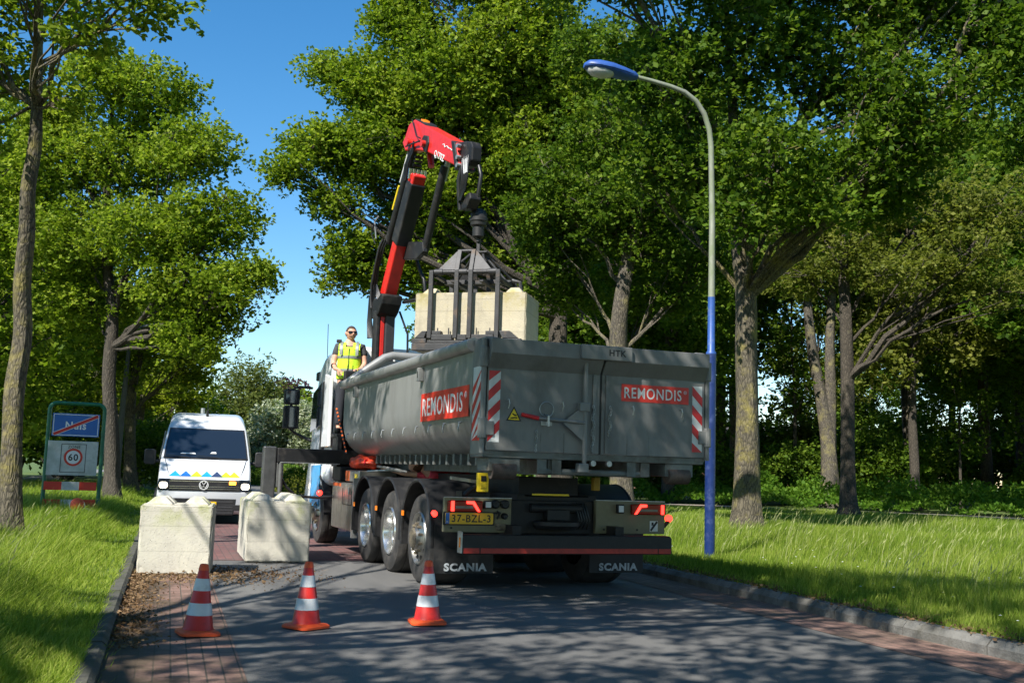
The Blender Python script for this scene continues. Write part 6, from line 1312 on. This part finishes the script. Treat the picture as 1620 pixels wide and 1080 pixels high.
bm, Rm = headmesh(HC, fw, .245, .165, .205); join_into(bo, bm)
Vb = V
def shell(name, pts, edges, rad, mt): return skin(name, pts, edges, rad, mt, pe, 2, 0)
shell('shirt', [Vector((0, 0, 1.0)), Vector((0, .0, 1.15)), Vector((0, .01, 1.33)), Vector((0, .02, 1.45)), Vector((0, .01, 1.53)), Vector((-.185, .02, 1.44)), Vector((-.225, -.005, 1.27)), Vector((.185, .02, 1.44)), Vector((.225, -.005, 1.27))],
      [(0, 1), (1, 2), (2, 3), (3, 4), (3, 5), (5, 6), (3, 7), (7, 8)], [(.165, .12), (.15, .115), (.178, .128), (.135, .095), (.07, .07), (.078, .078), (.066, .066), (.078, .078), (.066, .066)], M['shirt'])
shell('trousers', [Vector((0, 0, .98)), Vector((0, 0, .90)), Vector((-.095, 0, .88)), Vector((-.11, -.02, .49)), Vector((-.12, .02, .12)), Vector((.095, 0, .88)), Vector((.11, -.02, .49)), Vector((.12, .02, .12))],
      [(0, 1), (1, 2), (2, 3), (3, 4), (1, 5), (5, 6), (6, 7)], [(.16, .12), (.15, .12), .105, .078, .066, .105, .078, .066], M['trousers'])
for s_ in (-1, 1):
    g = MB(); g.loft([[(s_*.125+a*.05, b, z) for a, b in ((-1, .09), (1, .09), (1, -.12), (.6, -.18), (-.6, -.18), (-1, -.12))] for z in (.0, .05, .09)]); g.build('boot', M['ink'], pe, bevel=.02, smooth=50)
# vest: shaped loft open at neck and arms
def vestring(z, a, b, cy=.01, n=28): return [(a*math.cos(2*math.pi*j/n), cy+b*math.sin(2*math.pi*j/n)*(1.0), z) for j in range(n)]
g = MB(); g.loft([vestring(*r_) for r_ in ((.90, .195, .15), (.93, .20, .155), (1.05, .195, .15), (1.18, .188, .145), (1.30, .192, .15), (1.38, .19, .145), (1.43, .172, .125))], False)
for s_ in (-1, 1): g.loft([[(s_*x0, y, z+dz) for x0, dz in ((.055, .0), (.165, -.02))] for y, z in ((-.125, 1.40), (-.10, 1.47), (-.03, 1.522), (.04, 1.525), (.10, 1.48), (.135, 1.41))], False, False)
ve = g.build('vest', M['hivis'], pe, smooth=70)
g = MB()
for z0, z1 in ((1.24, 1.285), (1.02, 1.065)): g.loft([vestring(z, a+.004, b+.004) for z, a, b in ((z0, .192, .15), (z1, .193, .15))], False)
for s_ in (-1, 1): g.loft([[(s_*x0, y, z+.004) for x0 in (.10, .145)] for y, z in ((-.142, 1.285), (-.140, 1.36), (-.125, 1.42), (-.10, 1.475), (-.03, 1.527), (.04, 1.53))], False, False)
g.build('reflective_band', M['reflgrey'], ve, smooth=60)
MB().box(-.004, .004, -.149, -.141, .93, 1.42).build('zip', M['ink'], ve)
g = MB(); g.box(-.21, -.13, -.06, -.03, 1.50, 1.56); g.build('radio_microphone', M['ink'], ve, bevel=.01)
g = MB(); g.lathe([(.04, 0), (.046, .015), (.045, .04), (.038, .05)], 14, Matrix.Translation((-.225, -.10, 1.095)) @ Matrix.Rotation(R(60), 4, 'X'), cap=False); g.build('arm_band', M['ink'], pe, smooth=50)
# hair cap, sunglasses, ears in head coordinates
H0 = Matrix.Translation(HC) @ Rm
bm = bmesh.new(); bmesh.ops.create_uvsphere(bm, u_segments=28, v_segments=20, radius=1)
for v in bm.verts: x, y, z = v.co; v.co = Vector((x*.088, y*.109+.004, z*.130+.003))
bmesh.ops.delete(bm, geom=[v for v in bm.verts if (v.co.z < .02 and v.co.y < .012) or v.co.z < -.045 or (v.co.y < -.06 and v.co.z < .066)], context='VERTS')
for v in bm.verts: v.co = H0 @ v.co
me = bpy.data.meshes.new('hair'); bm.to_mesh(me); bm.free(); me.materials.append(M['hair']); me.polygons.foreach_set('use_smooth', [True]*len(me.polygons)); o = bpy.data.objects.new('hair', me); COL.objects.link(o); o.parent = pe
g = MB(H0)
for s_ in (-1, 1): g.loft([[(s_*.008+s_*.062*u, -.104+.022*u*u+(.002 if k else 0)-.0, z_) for u in (0, .35, .7, 1)]+[(s_*.008+s_*.062*u, -.100+.024*u*u, z_) for u in (1, .7, .35, 0)] for k, z_ in enumerate((-.006, .034))]); g.tube([(s_*.070, -.08, .024), (s_*.080, .0, .02)], .004, 5)
g.tube([(-.012, -.108, .024), (.012, -.108, .024)], .004, 5); g.build('sunglasses', M['glass'], pe)
g = MB(H0); g.loft([[(x*1.0, y, z) for x, y, z in ((-.055, -.062, zz), (-.03, -.088, zz), (0, -.100, zz-.0), (.03, -.088, zz), (.055, -.062, zz))] for zz in (-.048, -.054)], False, False); g.build('moustache', M['hair'], pe, smooth=60)
# second person: bent over between the mudguards, back of head and shoulders visible
P2 = TM @ Vector((-.12, 2.42, 0)); p2 = thing('person', 'person in a red shirt bent over the chassis under the container, one arm stretched forward', 'person', P2, TZ)
V = []; E = []; Rr = []
pel = av((.42, 0, 1.14), (.13, .11)); sp = av((.22, 0, 1.17), (.12, .10), pel); chn = av((-.06, .0, 1.20), (.14, .10), sp); ub = av((-.24, .0, 1.24), (.12, .08), chn); nk = av((-.36, .0, 1.29), .055, ub); hd = av((-.46, .02, 1.34), .06, nk)
for s_ in (-1, 1):
    sh = av((-.26, s_*.17, 1.21), .055, ub)
    if s_ > 0: el = av((-.55, .42, 1.23), .04, sh); wr = av((-.72, .68, 1.28), (.028, .022), el); hand_chain(V, E, Rr, wr, V[wr], (-.4, .9, .1), (0, 0, -1), 1, .4)
    else: el = av((-.40, -.24, 1.08), .04, sh); wr = av((-.5, -.1, .98), (.028, .022), el); hand_chain(V, E, Rr, wr, V[wr], (-.5, .5, -.5), (0, 0, -1), -1, .5)
    hp2 = av((.48, s_*.09, 1.04), .09, pel); kn = av((.46, s_*.1, .56), .06, hp2); an = av((.5, s_*.1, .1), .042, kn); to = av((.36, s_*.1, .04), .04, an)
b2 = skin('body', V, E, Rr, M['skin'], p2); bm, Rm = headmesh((-.50, .02, 1.365), (-1, .1, -.5)); join_into(b2, bm)
skin('red_shirt', [Vector(p) for p in ((.34, 0, 1.16), (.2, 0, 1.17), (-.06, 0, 1.20), (-.24, 0, 1.24), (-.32, 0, 1.27), (-.26, -.17, 1.21), (-.34, -.22, 1.13), (-.26, .17, 1.21), (-.40, .29, 1.22))], [(0, 1), (1, 2), (2, 3), (3, 4), (3, 5), (5, 6), (3, 7), (7, 8)], [(.15, .13), (.14, .12), (.155, .115), (.135, .10), (.075, .075), (.075, .075), (.065, .065), (.075, .075), (.062, .062)], M['redshirt'], p2)
skin('trousers', [Vector(p) for p in ((.36, 0, 1.15), (.44, 0, 1.10), (.48, -.09, 1.02), (.46, -.1, .56), (.5, -.1, .12), (.48, .09, 1.02), (.46, .1, .56), (.5, .1, .12))], [(0, 1), (1, 2), (2, 3), (3, 4), (1, 5), (5, 6), (6, 7)], [(.14, .12), (.14, .12), .1, .075, .062, .1, .075, .062], M['trousers'], p2)
H0 = Matrix.Translation((-.50, .02, 1.365)) @ Rm
bm = bmesh.new(); bmesh.ops.create_uvsphere(bm, u_segments=28, v_segments=20, radius=1)
for v in bm.verts: x, y, z = v.co; k = 1+.06*math.sin(x*9)*math.sin(z*8); v.co = Vector((x*.088*k, y*.110*k+.008, z*.128*k+.003))
bmesh.ops.delete(bm, geom=[v for v in bm.verts if (v.co.z < .03 and v.co.y < -.03) or v.co.z < -.09], context='VERTS')
for v in bm.verts: v.co = H0 @ v.co
me = bpy.data.meshes.new('hair'); bm.to_mesh(me); bm.free(); me.materials.append(M['brownhair']); me.polygons.foreach_set('use_smooth', [True]*len(me.polygons)); o = bpy.data.objects.new('hair', me); COL.objects.link(o); o.parent = p2
# low house roof glimpsed between trunks
hs = thing('house', 'low brick house with a dark roof glimpsed between the trees', 'house', (17, 86, .2), .2)
g = MB(); g.box(-7, 7, -3.5, 3.5, 0, 2.6); g.build('wall', mat('house_brick', (.28, .15, .10), .9, 0, .2), hs)
g = MB(); g.prism([(-4, 2.6), (4, 2.6), (0, 5.4)], -7.4, 7.4, 'x'); g.build('roof', mat('roof_tiles', (.06, .055, .055), .7, 0, .2), hs)
for x in (-4, 0, 4): MB().box(x-.7, x+.7, -3.56, -3.5, .9, 2.1).build('window', M['glass'], hs)
